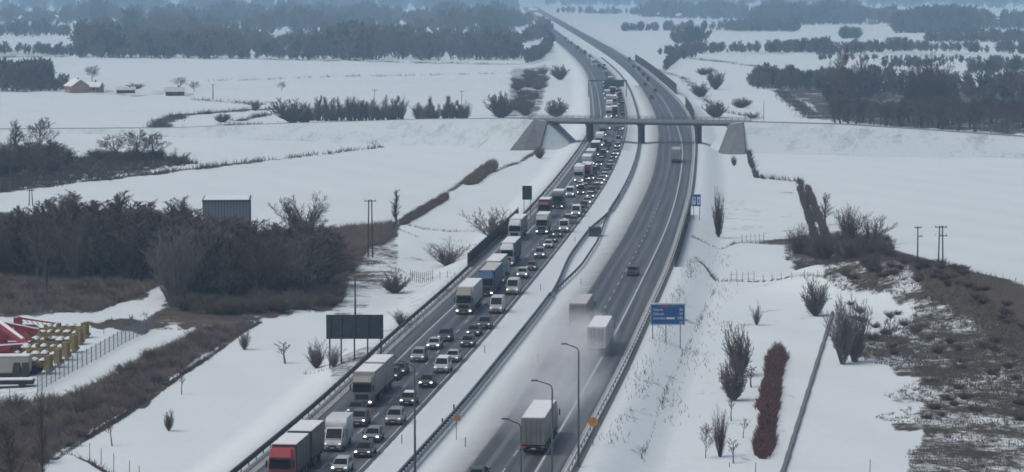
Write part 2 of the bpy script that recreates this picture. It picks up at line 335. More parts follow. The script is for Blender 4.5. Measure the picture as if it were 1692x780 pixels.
def ground_material():
    m = bpy.data.materials.new('ground'); m.use_nodes = True; n = m.node_tree; p = n.nodes['Principled BSDF']; L = n.links
    geo = N(n, 'ShaderNodeNewGeometry').outputs['Position']
    at = lambda s: N(n, 'ShaderNodeAttribute', attribute_name=s).outputs['Fac']
    big = noise(n, geo, .012, 4); mid = noise(n, geo, .16, 6, .68); low = noise(n, geo, .055, 4, .6); fine = noise(n, geo, 1.1, 5, .7)
    mp = N(n, 'ShaderNodeMapping'); mp.inputs['Scale'].default_value = (.05, .9, 1); mp.inputs['Rotation'].default_value = (0, 0, .35); L.new(geo, mp.inputs[0])
    fur = noise(n, mp.outputs[0], .5, 3)
    s = mixc(n, big, (.655, .715, .73, 1), (.785, .845, .85, 1)); s = mixc(n, math_(n, 'MULTIPLY', fur, .42), s, (.62, .63, .64, 1))
    # sparse stubble flecks poking through the snow
    fl = math_(n, 'MULTIPLY', math_(n, 'GREATER_THAN', fine, .70), math_(n, 'GREATER_THAN', mid, .52)); s = mixc(n, math_(n, 'MULTIPLY', fl, .42), s, (.22, .19, .16, 1))
    tn = at('tone')
    g1 = mixc(n, mid, (.055, .042, .032, 1), (.185, .140, .095, 1)); g2 = mixc(n, mid, (.026, .024, .026, 1), (.075, .062, .056, 1))
    g1 = mixc(n, math_(n, 'MULTIPLY_ADD', low, 4, -1.9, clamp=True), g1, (.23, .185, .135, 1)); g = mixc(n, tn, g1, g2); g = mixc(n, math_(n, 'MULTIPLY', fine, .5), g, (.055, .046, .042, 1))
    k = math_(n, 'ADD', math_(n, 'ADD', math_(n, 'MULTIPLY', mid, .42), math_(n, 'MULTIPLY', low, .30)), math_(n, 'MULTIPLY', fine, .28))       # ~.5 mean
    k = math_(n, 'MULTIPLY_ADD', math_(n, 'SUBTRACT', k, .5), 5.0, .62)
    cv = at('cover'); f = math_(n, 'SUBTRACT', math_(n, 'MULTIPLY', cv, 1.5), k); f = math_(n, 'MULTIPLY', math_(n, 'ADD', f, .02), 2.2, clamp=True)
    f = math_(n, 'MULTIPLY', f, math_(n, 'GREATER_THAN', cv, .01))
    c = mixc(n, f, s, g)
    sl_ = math_(n, 'MULTIPLY', at('slush'), math_(n, 'MULTIPLY_ADD', mid, .8, .45), clamp=True)
    c = mixc(n, sl_, c, (.20, .19, .185, 1))
    L.new(c, p.inputs['Base Color']); p.inputs['Roughness'].default_value = .85; p.inputs['Specular IOR Level'].default_value = .2
    b = N(n, 'ShaderNodeBump'); b.inputs['Strength'].default_value = .35; b.inputs['Distance'].default_value = .5
    L.new(math_(n, 'ADD', mid, math_(n, 'MULTIPLY', fine, .4)), b.inputs['Height']); L.new(b.outputs[0], p.inputs['Normal'])
    return m
M_['ground'] = ground_material(); build_ground()

# ------------------------------------------------------------ roads as sheets with lane wear
def road_material():
    m = bpy.data.materials.new('asphalt'); m.use_nodes = True; n = m.node_tree; p = n.nodes['Principled BSDF']; L = n.links
    uv = N(n, 'ShaderNodeUVMap').outputs[0]; geo = N(n, 'ShaderNodeNewGeometry').outputs['Position']
    mp = N(n, 'ShaderNodeMapping'); mp.inputs['Scale'].default_value = (1.1, .012, 1); L.new(uv, mp.inputs[0])
    st = noise(n, mp.outputs[0], 1.0, 5, .65)
    mp2 = N(n, 'ShaderNodeMapping'); mp2.inputs['Scale'].default_value = (.42, .006, 1); L.new(uv, mp2.inputs[0])
    st2 = noise(n, mp2.outputs[0], 1.0, 3, .5)
    pt = noise(n, geo, .35, 5)
    c = mixc(n, st2, (.040, .043, .048, 1), (.085, .090, .097, 1))
    c = mixc(n, math_(n, 'MULTIPLY_ADD', st, 5, -2.3, clamp=True), c, (.135, .142, .15, 1))
    c = mixc(n, math_(n, 'MULTIPLY', pt, .45), c, (.055, .058, .062, 1))
    sx = N(n, 'ShaderNodeSeparateXYZ'); L.new(uv, sx.inputs[0])
    wv = math_(n, 'SINE', math_(n, 'MULTIPLY_ADD', sx.outputs[0], 3.42, math_(n, 'MULTIPLY', st2, 3.0))); wv = math_(n, 'MULTIPLY_ADD', wv, .5, .5)
    wv = math_(n, 'MULTIPLY', math_(n, 'POWER', wv, 2.2), math_(n, 'MULTIPLY_ADD', st, 1.8, -.25, clamp=True))
    c = mixc(n, math_(n, 'MULTIPLY', wv, .6), c, (.19, .197, .205, 1))
    L.new(c, p.inputs['Base Color'])
    L.new(math_(n, 'MULTIPLY_ADD', st, .5, .28), p.inputs['Roughness'])
    return m
M_['asphalt'] = road_material()
def ribbon(name, fa, fb, ys, z, m, kind='structure', label=None, nx=6):
    V, T, UV = [], [], []
    ys = np.asarray(ys, float); A, B = fa(ys), fb(ys); s = 0
    for k, y in enumerate(ys):
        if k: s += math.hypot(ys[k] - ys[k - 1], A[k] - A[k - 1])
        for j in range(nx + 1):
            x = A[k] + (B[k] - A[k]) * j / nx; V.append((x, y, z)); UV.append((x - A[k], s))
    i = np.arange(len(ys) * (nx + 1)).reshape(len(ys), nx + 1)
    T = np.stack([i[:-1, :-1], i[:-1, 1:], i[1:, 1:], i[1:, :-1]], -1).reshape(-1, 4)
    me = fastmesh(name, V, T, m); uv = me.uv_layers.new(name='UVMap'); U = np.array(UV)[T.ravel()].astype(np.float32); uv.data.foreach_set('uv', U.ravel())
    o = link(name, me); tag(o, label, None, None, kind); return o
YS = np.concatenate([np.arange(180, 700, 5), np.geomspace(700, 7500, 160)])
ribbon('road', cL0, cL1, YS, .03, M_['asphalt'])
ribbon('road', cR0, cR2, YS, .03, M_['asphalt'])
def off(f, d): return lambda y: f(y) + d
PM('road_paint', (.50, .52, .54), rough=.6, var=.45, scale=.9)
PM('rail_shade', (.12, .12, .12), rough=.8, var=.3, scale=.7)  # dark tone for the painted shade beside the right guardrail
PM('slush', (.34, .34, .34), rough=.8, var=.45, scale=.7)
Y1 = np.concatenate([np.arange(180, 700, 6), np.geomspace(700, 2500, 90)])
ribbon('edge_line', off(cR1, -.14), off(cR1, .14), Y1, .036, M_['road_paint'], nx=1)
ribbon('edge_line', off(cL0, 3.3), off(cL0, 3.52), Y1, .036, M_['road_paint'], nx=1)
ribbon('edge_line', off(cL1, -.75), off(cL1, -.6), Y1, .036, M_['road_paint'], nx=1)
ribbon('slush_shade_strip', off(cL0, .25), off(cL0, 1.0), Y1, .042, M_['slush'], nx=2)
ribbon('slush_shade_strip', off(cR2, -.55), off(cR2, -.05), Y1, .042, M_['slush'], nx=2)
ribbon('slush_shade_strip', off(cR2, .45), off(cR2, 1.15), Y1, .05, M_['rail_shade'], nx=2)  # shade of the right guardrail, painted as a dark strip on its outer side
def dashes(name, f, y0, y1, wd=.14):
    mb = MB(); y = y0
    while y < y1:
        a, b = float(f(y)), float(f(y + 4)); mb.add([(a - wd / 2, y, .038), (a + wd / 2, y, .038), (b + wd / 2, y + 4, .038), (b - wd / 2, y + 4, .038)], [(0, 1, 2, 3)]); y += 12
    tag(link(name, mb.mesh(name, M_['road_paint'])), kind='structure')
dashes('lane_markings', lambda y: (cR0(y) + .5 + cR1(y)) / 2, 200, 1500)
dashes('lane_markings', lambda y: cL0(y) + 3.4 + (cL1(y) - .7 - cL0(y) - 3.4) / 2, 204, 1200)

# ------------------------------------------------------------ haze
def haze():
    mb = MB(); mb.box((0, 11000, 32), (44000, 30000, 80)); m = bpy.data.materials.new('haze'); m.use_nodes = True; n = m.node_tree
    n.nodes.remove(n.nodes['Principled BSDF']); v = n.nodes.new('ShaderNodeVolumePrincipled'); v.inputs['Density'].default_value = 1.75e-4
    v.inputs['Color'].default_value = (.50, .74, .96, 1); v.inputs['Anisotropy'].default_value = 0.0
    n.links.new(v.outputs[0], n.nodes['Material Output'].inputs['Volume'])
    o = link('haze', mb.mesh('haze', m)); tag(o, kind='stuff')
haze()

# ------------------------------------------------------------ embankments and overpass
def embank(name, cl, half=5.2, slope=1.35, body=None):
    V, n = [], 0
    def path(cl): cl = np.array(cl, float); t = np.linspace(0, len(cl) - 1, 60); return np.stack([np.interp(t, range(len(cl)), cl[:, k]) for k in range(3)], 1)
    PR = path(cl); P = path(body or cl)
    dn = np.gradient(P[:, :2], axis=0); dn /= np.linalg.norm(dn, axis=1)[:, None]; nn = np.stack([-dn[:, 1], dn[:, 0]], 1)
    prof = [(-1, 0), (-.8, .2), (-.6, .4), (-.4, .6), (-.2, .8), (0, 1)]
    for (x, y, h), (nx_, ny_) in zip(P, nn):
        row = []
        for f, q in prof: row.append((-half + f * (h + 2.6) * slope, -2.6 + q * (h + 2.6)))
        row += [(-half + .6, h + .02), (half - .6, h + .02)]
        for f, q in prof[::-1]: row.append((half - f * (h + 2.6) * slope, -2.6 + q * (h + 2.6)))
        for u, z in row: V.append((x + nx_ * u, y + ny_ * u, z + (.12 * math.sin(x * .9 + u * 1.3) if z < h - .3 else 0)))
    k = len(prof) * 2 + 2; i = np.arange(len(P) * k).reshape(len(P), k)
    T = np.stack([i[:-1, :-1], i[:-1, 1:], i[1:, 1:], i[1:, :-1]], -1).reshape(-1, 4)
    me = fastmesh(name, V, T, M_['slope']); me.shade_smooth(); tag(link(name, me), kind='structure')
    # carriageway on top
    P = PR; dn = np.gradient(P[:, :2], axis=0); dn /= np.linalg.norm(dn, axis=1)[:, None]; nn = np.stack([-dn[:, 1], dn[:, 0]], 1); V = []
    for (x, y, h), (nx_, ny_) in zip(P, nn):
        for u in (-3.4, 3.4): V.append((x + nx_ * u, y + ny_ * u, h + .06))
    i = np.arange(len(P) * 2).reshape(-1, 2); T = np.stack([i[:-1, 0], i[:-1, 1], i[1:, 1], i[1:, 0]], -1)
    tag(link('side_road', fastmesh('side_road', V, T, M_['side_road'])), kind='structure')
def slope_material():
    m = bpy.data.materials.new('slope'); m.use_nodes = True; n = m.node_tree; p = n.nodes['Principled BSDF']
    geo = N(n, 'ShaderNodeNewGeometry').outputs['Position']; a = noise(n, geo, .14, 6, .65); b = noise(n, geo, .9, 4, .7)
    k = math_(n, 'ADD', math_(n, 'MULTIPLY', a, .6), math_(n, 'MULTIPLY', b, .4)); f = math_(n, 'MULTIPLY_ADD', k, 4.5, -2.25, clamp=True)
    c = mixc(n, math_(n, 'MULTIPLY', f, .75), (.57, .635, .65, 1), (.19, .185, .17, 1)); n.links.new(c, p.inputs['Base Color']); p.inputs['Roughness'].default_value = .9
    return m
M_['slope'] = slope_material()
PM('side_road', (.20, .21, .22), rough=.7, var=.5, scale=.15)
BZ = lambda x: 953 - (x - 9) * .31
HD = 7.2
EL = [(-190, 1066, -1.6), (-120, 1030, .6), (-81, 1010, 3.0), (-30, 982, 5.8), (0, 962, 7.0), (9, BZ(9), HD)]
embank('embankment', EL, body=EL + [(12.5, BZ(12.5), HD - .4), (22, BZ(22), -2.4)])
ER = [(74, BZ(74), HD), (84, 930, HD - .1), (106, 923, 6.8), (129, 915, 5.6), (156, 905, 4.1), (200, 886, 1.9), (260, 850, -.8), (340, 800, -1.8)]
embank('embankment', ER, body=[(63.5, BZ(63.5), -2.4), (71.5, BZ(71.5), HD - .4)] + ER)
def overpass():
    root = link('overpass', None, loc=(0, 0, 0)); tag(root, 'grey concrete road overpass spanning both carriageways of the snowy motorway', 'bridge')
    ang = math.atan(-.31)
    def along(x): return Vector((x, BZ(x), 0))
    L = (along(75) - along(8)).length; c = (along(75) + along(8)) / 2
    mb = MB(); mb.box((0, 0, HD - .25), (L, 9.4, .5)); mb.box((0, 0, HD - .95), (L, 5.4, .9), taper=(1, 1.1)); o = link('deck', mb.mesh('deck', M_['concrete'], bevel=.04), root, c, ang)
    mb = MB(); mb.box((0, 0, HD + .05), (L, 6.6, .05)); link('carriageway', mb.mesh('carriageway', M_['side_road']), root, c, ang)
    for s in (-1, 1):
        mb = MB(); mb.box((0, s * 4.78, HD - .15), (L + 2, .3, .75)); cc = link('edge_beam', mb.mesh('edge_beam', M_['concrete_light'], bevel=.03), root, c, ang)
        mb = MB()
        for k in range(3): mb.box((0, s * 4.72, HD + .5 + k * .35), (L + 8, .07, .07))
        for k in range(int(L / 2) + 4): mb.box((-L / 2 - 3 + k * 2.05, s * 4.72, HD + .7), (.09, .09, 1.1))
        link('railing', mb.mesh('railing', M_['steel']), root, c, ang)
    for x in (25.4, 42.0, 60.2):
        p = along(x)
        mb = MB()
        for s in (-2.6, 0, 2.6): mb.tube((0, s, -1), (0, s, HD - 1.6), .48, n=14)
        mb.box((0, 0, HD - 1.62), (1.1, 7, .45)); link('pier', mb.mesh('pier', M_['concrete_dark'], smooth=False), root, p, ang)
    for x, s in ((13.6, -1), (70.6, 1)):
        p = along(x); mb = MB(); mb.box((0, 0, 2.4), (1.2, 9.6, HD - .0)); mb.box((s * 2.4, 4.7, 3.0), (4.2, .4, HD - 1.6)); mb.box((s * 2.4, -4.7, 3.0), (4.2, .4, HD - 1.6))
        link('abutment', mb.mesh('abutment', M_['concrete_dark'], bevel=.04), root, p, ang)
        # paved slope cone in front of and beside the abutment
        mb = MB(); y0 = -4.9; q = s
        mb.loft([[(q * -.6, y0, -2.4), (q * -.6, y0, HD - 1.6), (q * -.6, y0 + .3, HD - 1.6), (q * -.6, y0 + .3, -2.4)],
                 [(q * -.3, y0 - 13.5, -2.4), (q * .5, y0 - 1.0, HD - .6), (q * .5, y0 - .3, HD - .6), (q * .5, y0, -2.4)],
                 [(q * 4.0, y0 - 17.0, -2.4), (q * 4.4, y0 - .9, HD - .05), (q * 4.4, y0 - .2, HD - .05), (q * 4.4, y0, -2.4)],
                 [(q * (8.5 if q < 0 else 9.5), y0 - 17.2, -2.4), (q * 5.2, y0 - .9, HD - .03), (q * 5.3, y0 - .2, HD - .03), (q * 5, y0, -2.4)]])
        link('paved_slope', mb.mesh('paved_slope', PM('paving', (.15, .155, .16), rough=.9, var=.35, scale=.5)), root, p, ang)
PM('concrete_dark', (.085, .088, .092), rough=.85, var=.15)
overpass()

# ------------------------------------------------------------ barriers, guardrails, noise walls
def guardrail(label, f, y0, y1, ms, mp_, h=.75, rails=1, gap=.0, rh=.31, th=.06, posts_to=640, sp=4.0):
    yc = .5 * (y0 + y1); root = link('guardrail', None, loc=(float(f(y0)), y0, 0)); tag(root, label, 'guardrail')
    ox, oy = root.location.x, root.location.y
    ys = np.concatenate([np.arange(y0, min(y1, 800), 4), np.arange(max(y0, 800), y1 + 1, 15)]) if y1 > 800 else np.arange(y0, y1 + .1, 4)
    for k in range(rails):
        e = (k - (rails - 1) / 2) * gap; mb = MB(); secs = []
        for y in ys:
            x = float(f(y)) + e - ox; z = float(hgt(x + ox, y)); sg = 1
            secs.append([(x - th / 2, y - oy, z + h - rh), (x + th / 2, y - oy, z + h - rh), (x + th / 2, y - oy, z + h - rh / 2 - .03), (x + th / 2 + .03, y - oy, z + h - rh / 2), (x + th / 2, y - oy, z + h), (x - th / 2, y - oy, z + h), (x - th / 2 - .03, y - oy, z + h - rh / 2)])
        mb.loft(secs); link('rail', mb.mesh('rail', ms), root)
    pm = MB(); pm.box((0, 0, h / 2 - .15), (.10 + gap * (rails - 1), .12, h + .2)) if rails == 1 else (pm.box((0, 0, h / 2 - .15), (.14, .14, h + .2)), pm.box((0, 0, h - .17), (gap, .14, .14)))
    pme = pm.mesh('post', mp_); rest = MB(); y = y0 + 1; n = 0
    while y < y1:
        x = float(f(y)) - ox; z = float(hgt(x + ox, y))
        if y < posts_to and n < 100: link('post', pme, root, (x, y - oy, z)); n += 1
        else: rest.box((x, y - oy, z + h / 2 - .15), (.12, .14, h + .2))
        y += sp if y < 700 else sp * 3
    if rest.v: tag(link('post_row', rest.mesh('post_row', mp_), root), kind='stuff')
guardrail('dark steel guardrail along the outer shoulder of the jammed carriageway', off(cL0, -.55), 225, 1500, M_['steel_dark'], M_['steel_dark'], h=.95, rh=.55, th=.22)
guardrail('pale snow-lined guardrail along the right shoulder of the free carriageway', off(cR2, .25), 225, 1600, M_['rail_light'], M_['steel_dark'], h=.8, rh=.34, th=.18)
# median barrier: double rail, parting round the sign post and again under the overpass
cMl = lambda y: cM(y) - 1.5 * sstep(468, 550, y) * (1 - sstep(592, 652, y))
cMr = lambda y: cM(y) + 1.8 * sstep(466, 530, y) * (1 - sstep(560, 652, y))
guardrail('double sided steel guardrail down the snowy median near the camera', cM, 225, 476, M_['steel'], M_['steel_dark'], h=.8, rails=2, gap=.62, th=.2, rh=.42, sp=2.0)
guardrail('left branch of the median guardrail where it splits round a cabinet', cMl, 470, 654, M_['steel_dark'], M_['steel_dark'], h=.8, rh=.5, th=.3)
guardrail('right branch of the median guardrail where it splits round a cabinet', cMr, 470, 654, M_['steel_dark'], M_['steel_dark'], h=.8, rh=.4, th=.18)
guardrail('double sided steel guardrail curving away in the median towards and past the overpass', cM, 652, 2100, M_['steel'], M_['steel_dark'], h=.8, rails=2, gap=.62, th=.22, rh=.5, posts_to=760)
def noise_wall(label, pts, h, side=1, seg=4.0):
    """row of dark absorbing panels between steel posts; pts = world (x,y)"""
    root = link('noise_barrier', None, loc=(pts[0][0], pts[0][1], float(hgt(*pts[0])))); tag(root, label, 'noise barrier')
    P = [Vector((a, b, 0)) for a, b in pts]; L = sum((b - a).length for a, b in zip(P[:-1], P[1:])); n = max(2, min(90, int(L / seg)))
    cum = np.concatenate([[0], np.cumsum([(b - a).length for a, b in zip(P[:-1], P[1:])])])
    q = [Vector((float(np.interp(t, cum, [p.x for p in P])), float(np.interp(t, cum, [p.y for p in P])), 0)) for t in np.linspace(0, L, n + 1)]
    for k, (a, b) in enumerate(zip(q[:-1], q[1:])):
        c = (a + b) / 2; ang = math.atan2(b.y - a.y, b.x - a.x); z = float(hgt(c.x, c.y)); mb = MB()
        for j in range(4): mb.box((0, 0, h * (j + .5) / 4), ((b - a).length - .05, .12 if j % 2 else .15, h / 4 - .02))
        link('panel', mb.mesh('panel', M_['noise_panel']), root, (c.x - root.location.x, c.y - root.location.y, z - root.location.z - .2), ang)
    mb = MB(); mb.box((0, 0, h / 2), (.18, .2, h + .3)); pme = mb.mesh('post', M_['steel_dark'])
    for p in q: link('post', pme, root, (p.x - root.location.x, p.y - root.location.y, float(hgt(p.x, p.y)) - root.location.z - .1))
noise_wall('low dark noise barrier beside the jammed lanes, left of the small grey sign back', [(float(cL0(y)) - 1.3, y) for y in (520, 560, 600, 628)], 2.6)
noise_wall('dark noise barrier on the right shoulder below the small blue sign', [(float(cR2(y)) + 1.4, y) for y in (520, 550, 590, 640)], 2.4)
noise_wall('tall dark noise barrier on the right beyond the overpass, the longer one', [(float(cR2(y)) + 2.0, y) for y in (1370, 1500, 1650, 1800, 1990)], 5.0, seg=8)
noise_wall('short dark noise barrier just behind the right end of the overpass', [(float(cR2(y)) + 1.2, y) for y in (1090, 1150, 1230)], 4.2, seg=8)

# ------------------------------------------------------------ trees: templates
def rnd(a, b): return random.uniform(a, b)
def grow(h, kind, seed):
    """list of (p0,p1,r0,r1,level)"""
    rs = random.Random(seed); S = []
    def perp(dv, ang, az):
        x = dv.orthogonal().normalized(); y = dv.cross(x); return (dv * math.cos(ang) + (x * math.cos(az) + y * math.sin(az)) * math.sin(ang)).normalized()
    def br(p, dv, L, r, lev, cfg, n0=3):
        q = p; dcur = dv; pts = [(p, r)]; nseg = n0 if lev < 2 else 2
        for k in range(nseg):
            dcur = (dcur + Vector((rs.gauss(0, .12 if lev else .035), rs.gauss(0, .12 if lev else .035), rs.gauss(0.04, .08) + cfg['up'] * (.12 if lev else 0)))).normalized()
            q2 = q + dcur * (L / nseg); r2 = max(cfg['rmin'], r * (1 - (k + 1) / nseg * .72)); S.append((q, q2, pts[-1][1], r2, lev)); q = q2; pts.append((q, r2))
        if lev + 1 < len(cfg['n']):
            cnt = cfg['n'][lev + 1]
            cnt = max(2, int(cnt * rs.uniform(.8, 1.2)))
            for i in range(cnt):
                t = cfg['t0'][lev] + (1 - cfg['t0'][lev]) * ((i + rs.random()) / cnt) ** .9; u = t * nseg; k = min(nseg - 1, int(u)); f = u - k
                a, b = pts[k], pts[k + 1]; pp = a[0].lerp(b[0], f); rr = a[1] + (b[1] - a[1]) * f
                env = cfg['env'](t) if lev == 0 else (1 - .45 * t)
                dd = (b[0] - a[0]).normalized(); ang = cfg['ang'][lev + 1] * rs.uniform(.65, 1.3)
                br(pp, perp(dd, ang, i * 2.4 + rs.uniform(-.6, .6)), L * cfg['l'][lev + 1] * env * rs.uniform(.7, 1.25) if lev else h * cfg['l'][1] * env * rs.uniform(.75, 1.2), max(cfg['rmin'], rr * .55), lev + 1, cfg)
    if kind == 'oak': cfg = dict(n=[1, 16, 9, 7, 4], l=[1, .46, .46, .45, .5], ang=[0, .9, .75, .7, .7], t0=[.22, .2, .15, .2], up=1, rmin=.016, env=lambda t: 1.15 - .75 * t)
    elif kind == 'tall': cfg = dict(n=[1, 30, 9, 7, 2], l=[1, .26, .48, .45, .5], ang=[0, .48, .5, .55, .6], t0=[.16, .12, .12, .2], up=1.3, rmin=.015, env=lambda t: 1.15 - .8 * t)
    elif kind == 'poplar': cfg = dict(n=[1, 34, 9, 6], l=[1, .20, .5, .5], ang=[0, .34, .42, .5], t0=[.08, .1, .1], up=2.0, rmin=.014, env=lambda t: 1.0 - .6 * t)
    elif kind == 'sapling': cfg = dict(n=[1, 10, 5, 3], l=[1, .34, .5, .5], ang=[0, .6, .6, .6], t0=[.42, .15, .2], up=1.2, rmin=.016, env=lambda t: 1.1 - .7 * t)
    if kind in ('bush', 'brush', 'fan'):
        n1 = {'bush': 24, 'brush': 54, 'fan': 30}[kind]; spread = {'bush': 1.0, 'brush': .85, 'fan': .6}[kind]
        cfg = dict(n=[1, 9, 6, 4], l=[1, .5, .5, .55], ang=[0, .6, .6, .7], t0=[.15, .1, .1], up=.8, rmin=.015, env=lambda t: 1)
        for i in range(n1):
            az = i * 2.4; a = spread * math.sqrt((i + .5) / n1); L = h * (1.0 - .25 * (i / n1)) * rs.uniform(.5, 1.15)
            dv = Vector((math.sin(a) * math.cos(az), math.sin(a) * math.sin(az), math.cos(a)))
            c2 = dict(cfg); sub = c2
            br(Vector((.05 * h * math.cos(az) * rs.random(), .05 * h * math.sin(az) * rs.random(), -.15)), dv, L, .03 + .006 * h, 1, dict(n=[1, 1, 15, 7] if kind != 'brush' else [1, 1, 13, 6], l=[1, 1, .30, .5], ang=[0, 0, .55, .6], t0=[0, .12, .1], up=.8, rmin=.015, env=lambda t: 1))
    else:
        cfg['l'][0] = 1; br(Vector((0, 0, -.2)), Vector((0, 0, 1)), h * (.92 if kind != 'oak' else .75), .014 * h + .03, 0, cfg, n0=6)
    return S
def segmesh(name, S, m, fat=1.0):
    P0 = np.array([s[0][:] for s in S]); P1 = np.array([s[1][:] for s in S]); r0 = np.array([s[2] for s in S]) * fat; r1 = np.array([s[3] for s in S]) * fat
    dv = P1 - P0; dv /= np.linalg.norm(dv, axis=1)[:, None] + 1e-9
    ref = np.where(np.abs(dv[:, 2:3]) > .9, np.array([[1., 0, 0]]), np.array([[0, 0, 1.]])); x = np.cross(dv, ref); x /= np.linalg.norm(x, axis=1)[:, None]; y = np.cross(dv, x)
    V = []
    for P, r in ((P0, r0), (P1, r1)):
        for k in range(3):
            a = 2 * math.pi * k / 3; V.append(P + (x * math.cos(a) + y * math.sin(a)) * r[:, None])
    V = np.stack(V, 1).reshape(-1, 3); b = np.arange(len(S))[:, None] * 6
    T = np.concatenate([b + np.array([[0, 1, 4, 3]]), b + np.array([[1, 2, 5, 4]]), b + np.array([[2, 0, 3, 5]])])
    return V, T
TPL = {}
def template(kind, h, seed, m='twig', fat=1.0):
    key = (kind, round(h), seed, m, fat)
    if key not in TPL:
        S = grow(h, kind, seed); cut = 1 if kind not in ('bush', 'brush', 'fan') else 0
        lo = [s for s in S if s[4] <= 1] if cut else [s for s in S if s[4] <= 1]; hi = [s for s in S if s[4] > 1]
        a = segmesh('t', lo, None, 1.0); b = segmesh('c', hi, None, fat * {'tall': .42, 'poplar': .42, 'fan': .38, 'oak': .62, 'sapling': 1.0, 'bush': .55, 'brush': .62}[kind])
        z = np.concatenate([a[0], b[0]])[:, 2].max(); wd = np.percentile(np.abs(np.concatenate([a[0], b[0]])[:, :2]), 97)
        TPL[key] = (fastmesh('trunk', a[0], a[1], M_['bark'] if kind in ('oak', 'tall', 'poplar') else M_[m]), fastmesh('crown', b[0], b[1], M_[m]), z, wd)
    return TPL[key]
def plant(name, p, h, wd, kind, seed, label, cat, group=None, m='twig', fat=1.3, rz=None, th=None):
    """a bare tree or shrub of height h and crown width wd standing at p"""
    th = th or (12 if kind in ('oak', 'tall') else 9 if kind == 'poplar' else 5 if kind in ('sapling',) else 4)
    t, c, z, w0 = template(kind, th, seed, m, fat)
    sz = h / z; sx = (wd / 2) / w0
    root = link(name, None, loc=p, rz=rnd(0, 6.28) if rz is None else rz); root.scale = (sx, sx, sz)
    tag(root, label, cat, group)
    link('trunk' if kind not in ('bush', 'brush', 'fan') else 'stems', t, root); link('crown', c, root)
    return root

KA = {'tall': 'tall straight', 'fan': 'many stemmed', 'poplar': 'narrow upright', 'oak': 'spreading', 'brush': 'dense rounded', 'bush': 'loose'}
MA = {'twig_dark': 'dark', 'twig': 'grey brown', 'twig_pale': 'pale grey', 'twig_red': 'reddish'}
def size_word(h, a, b): return 'low' if h < a else 'high' if h > b else 'mid height'
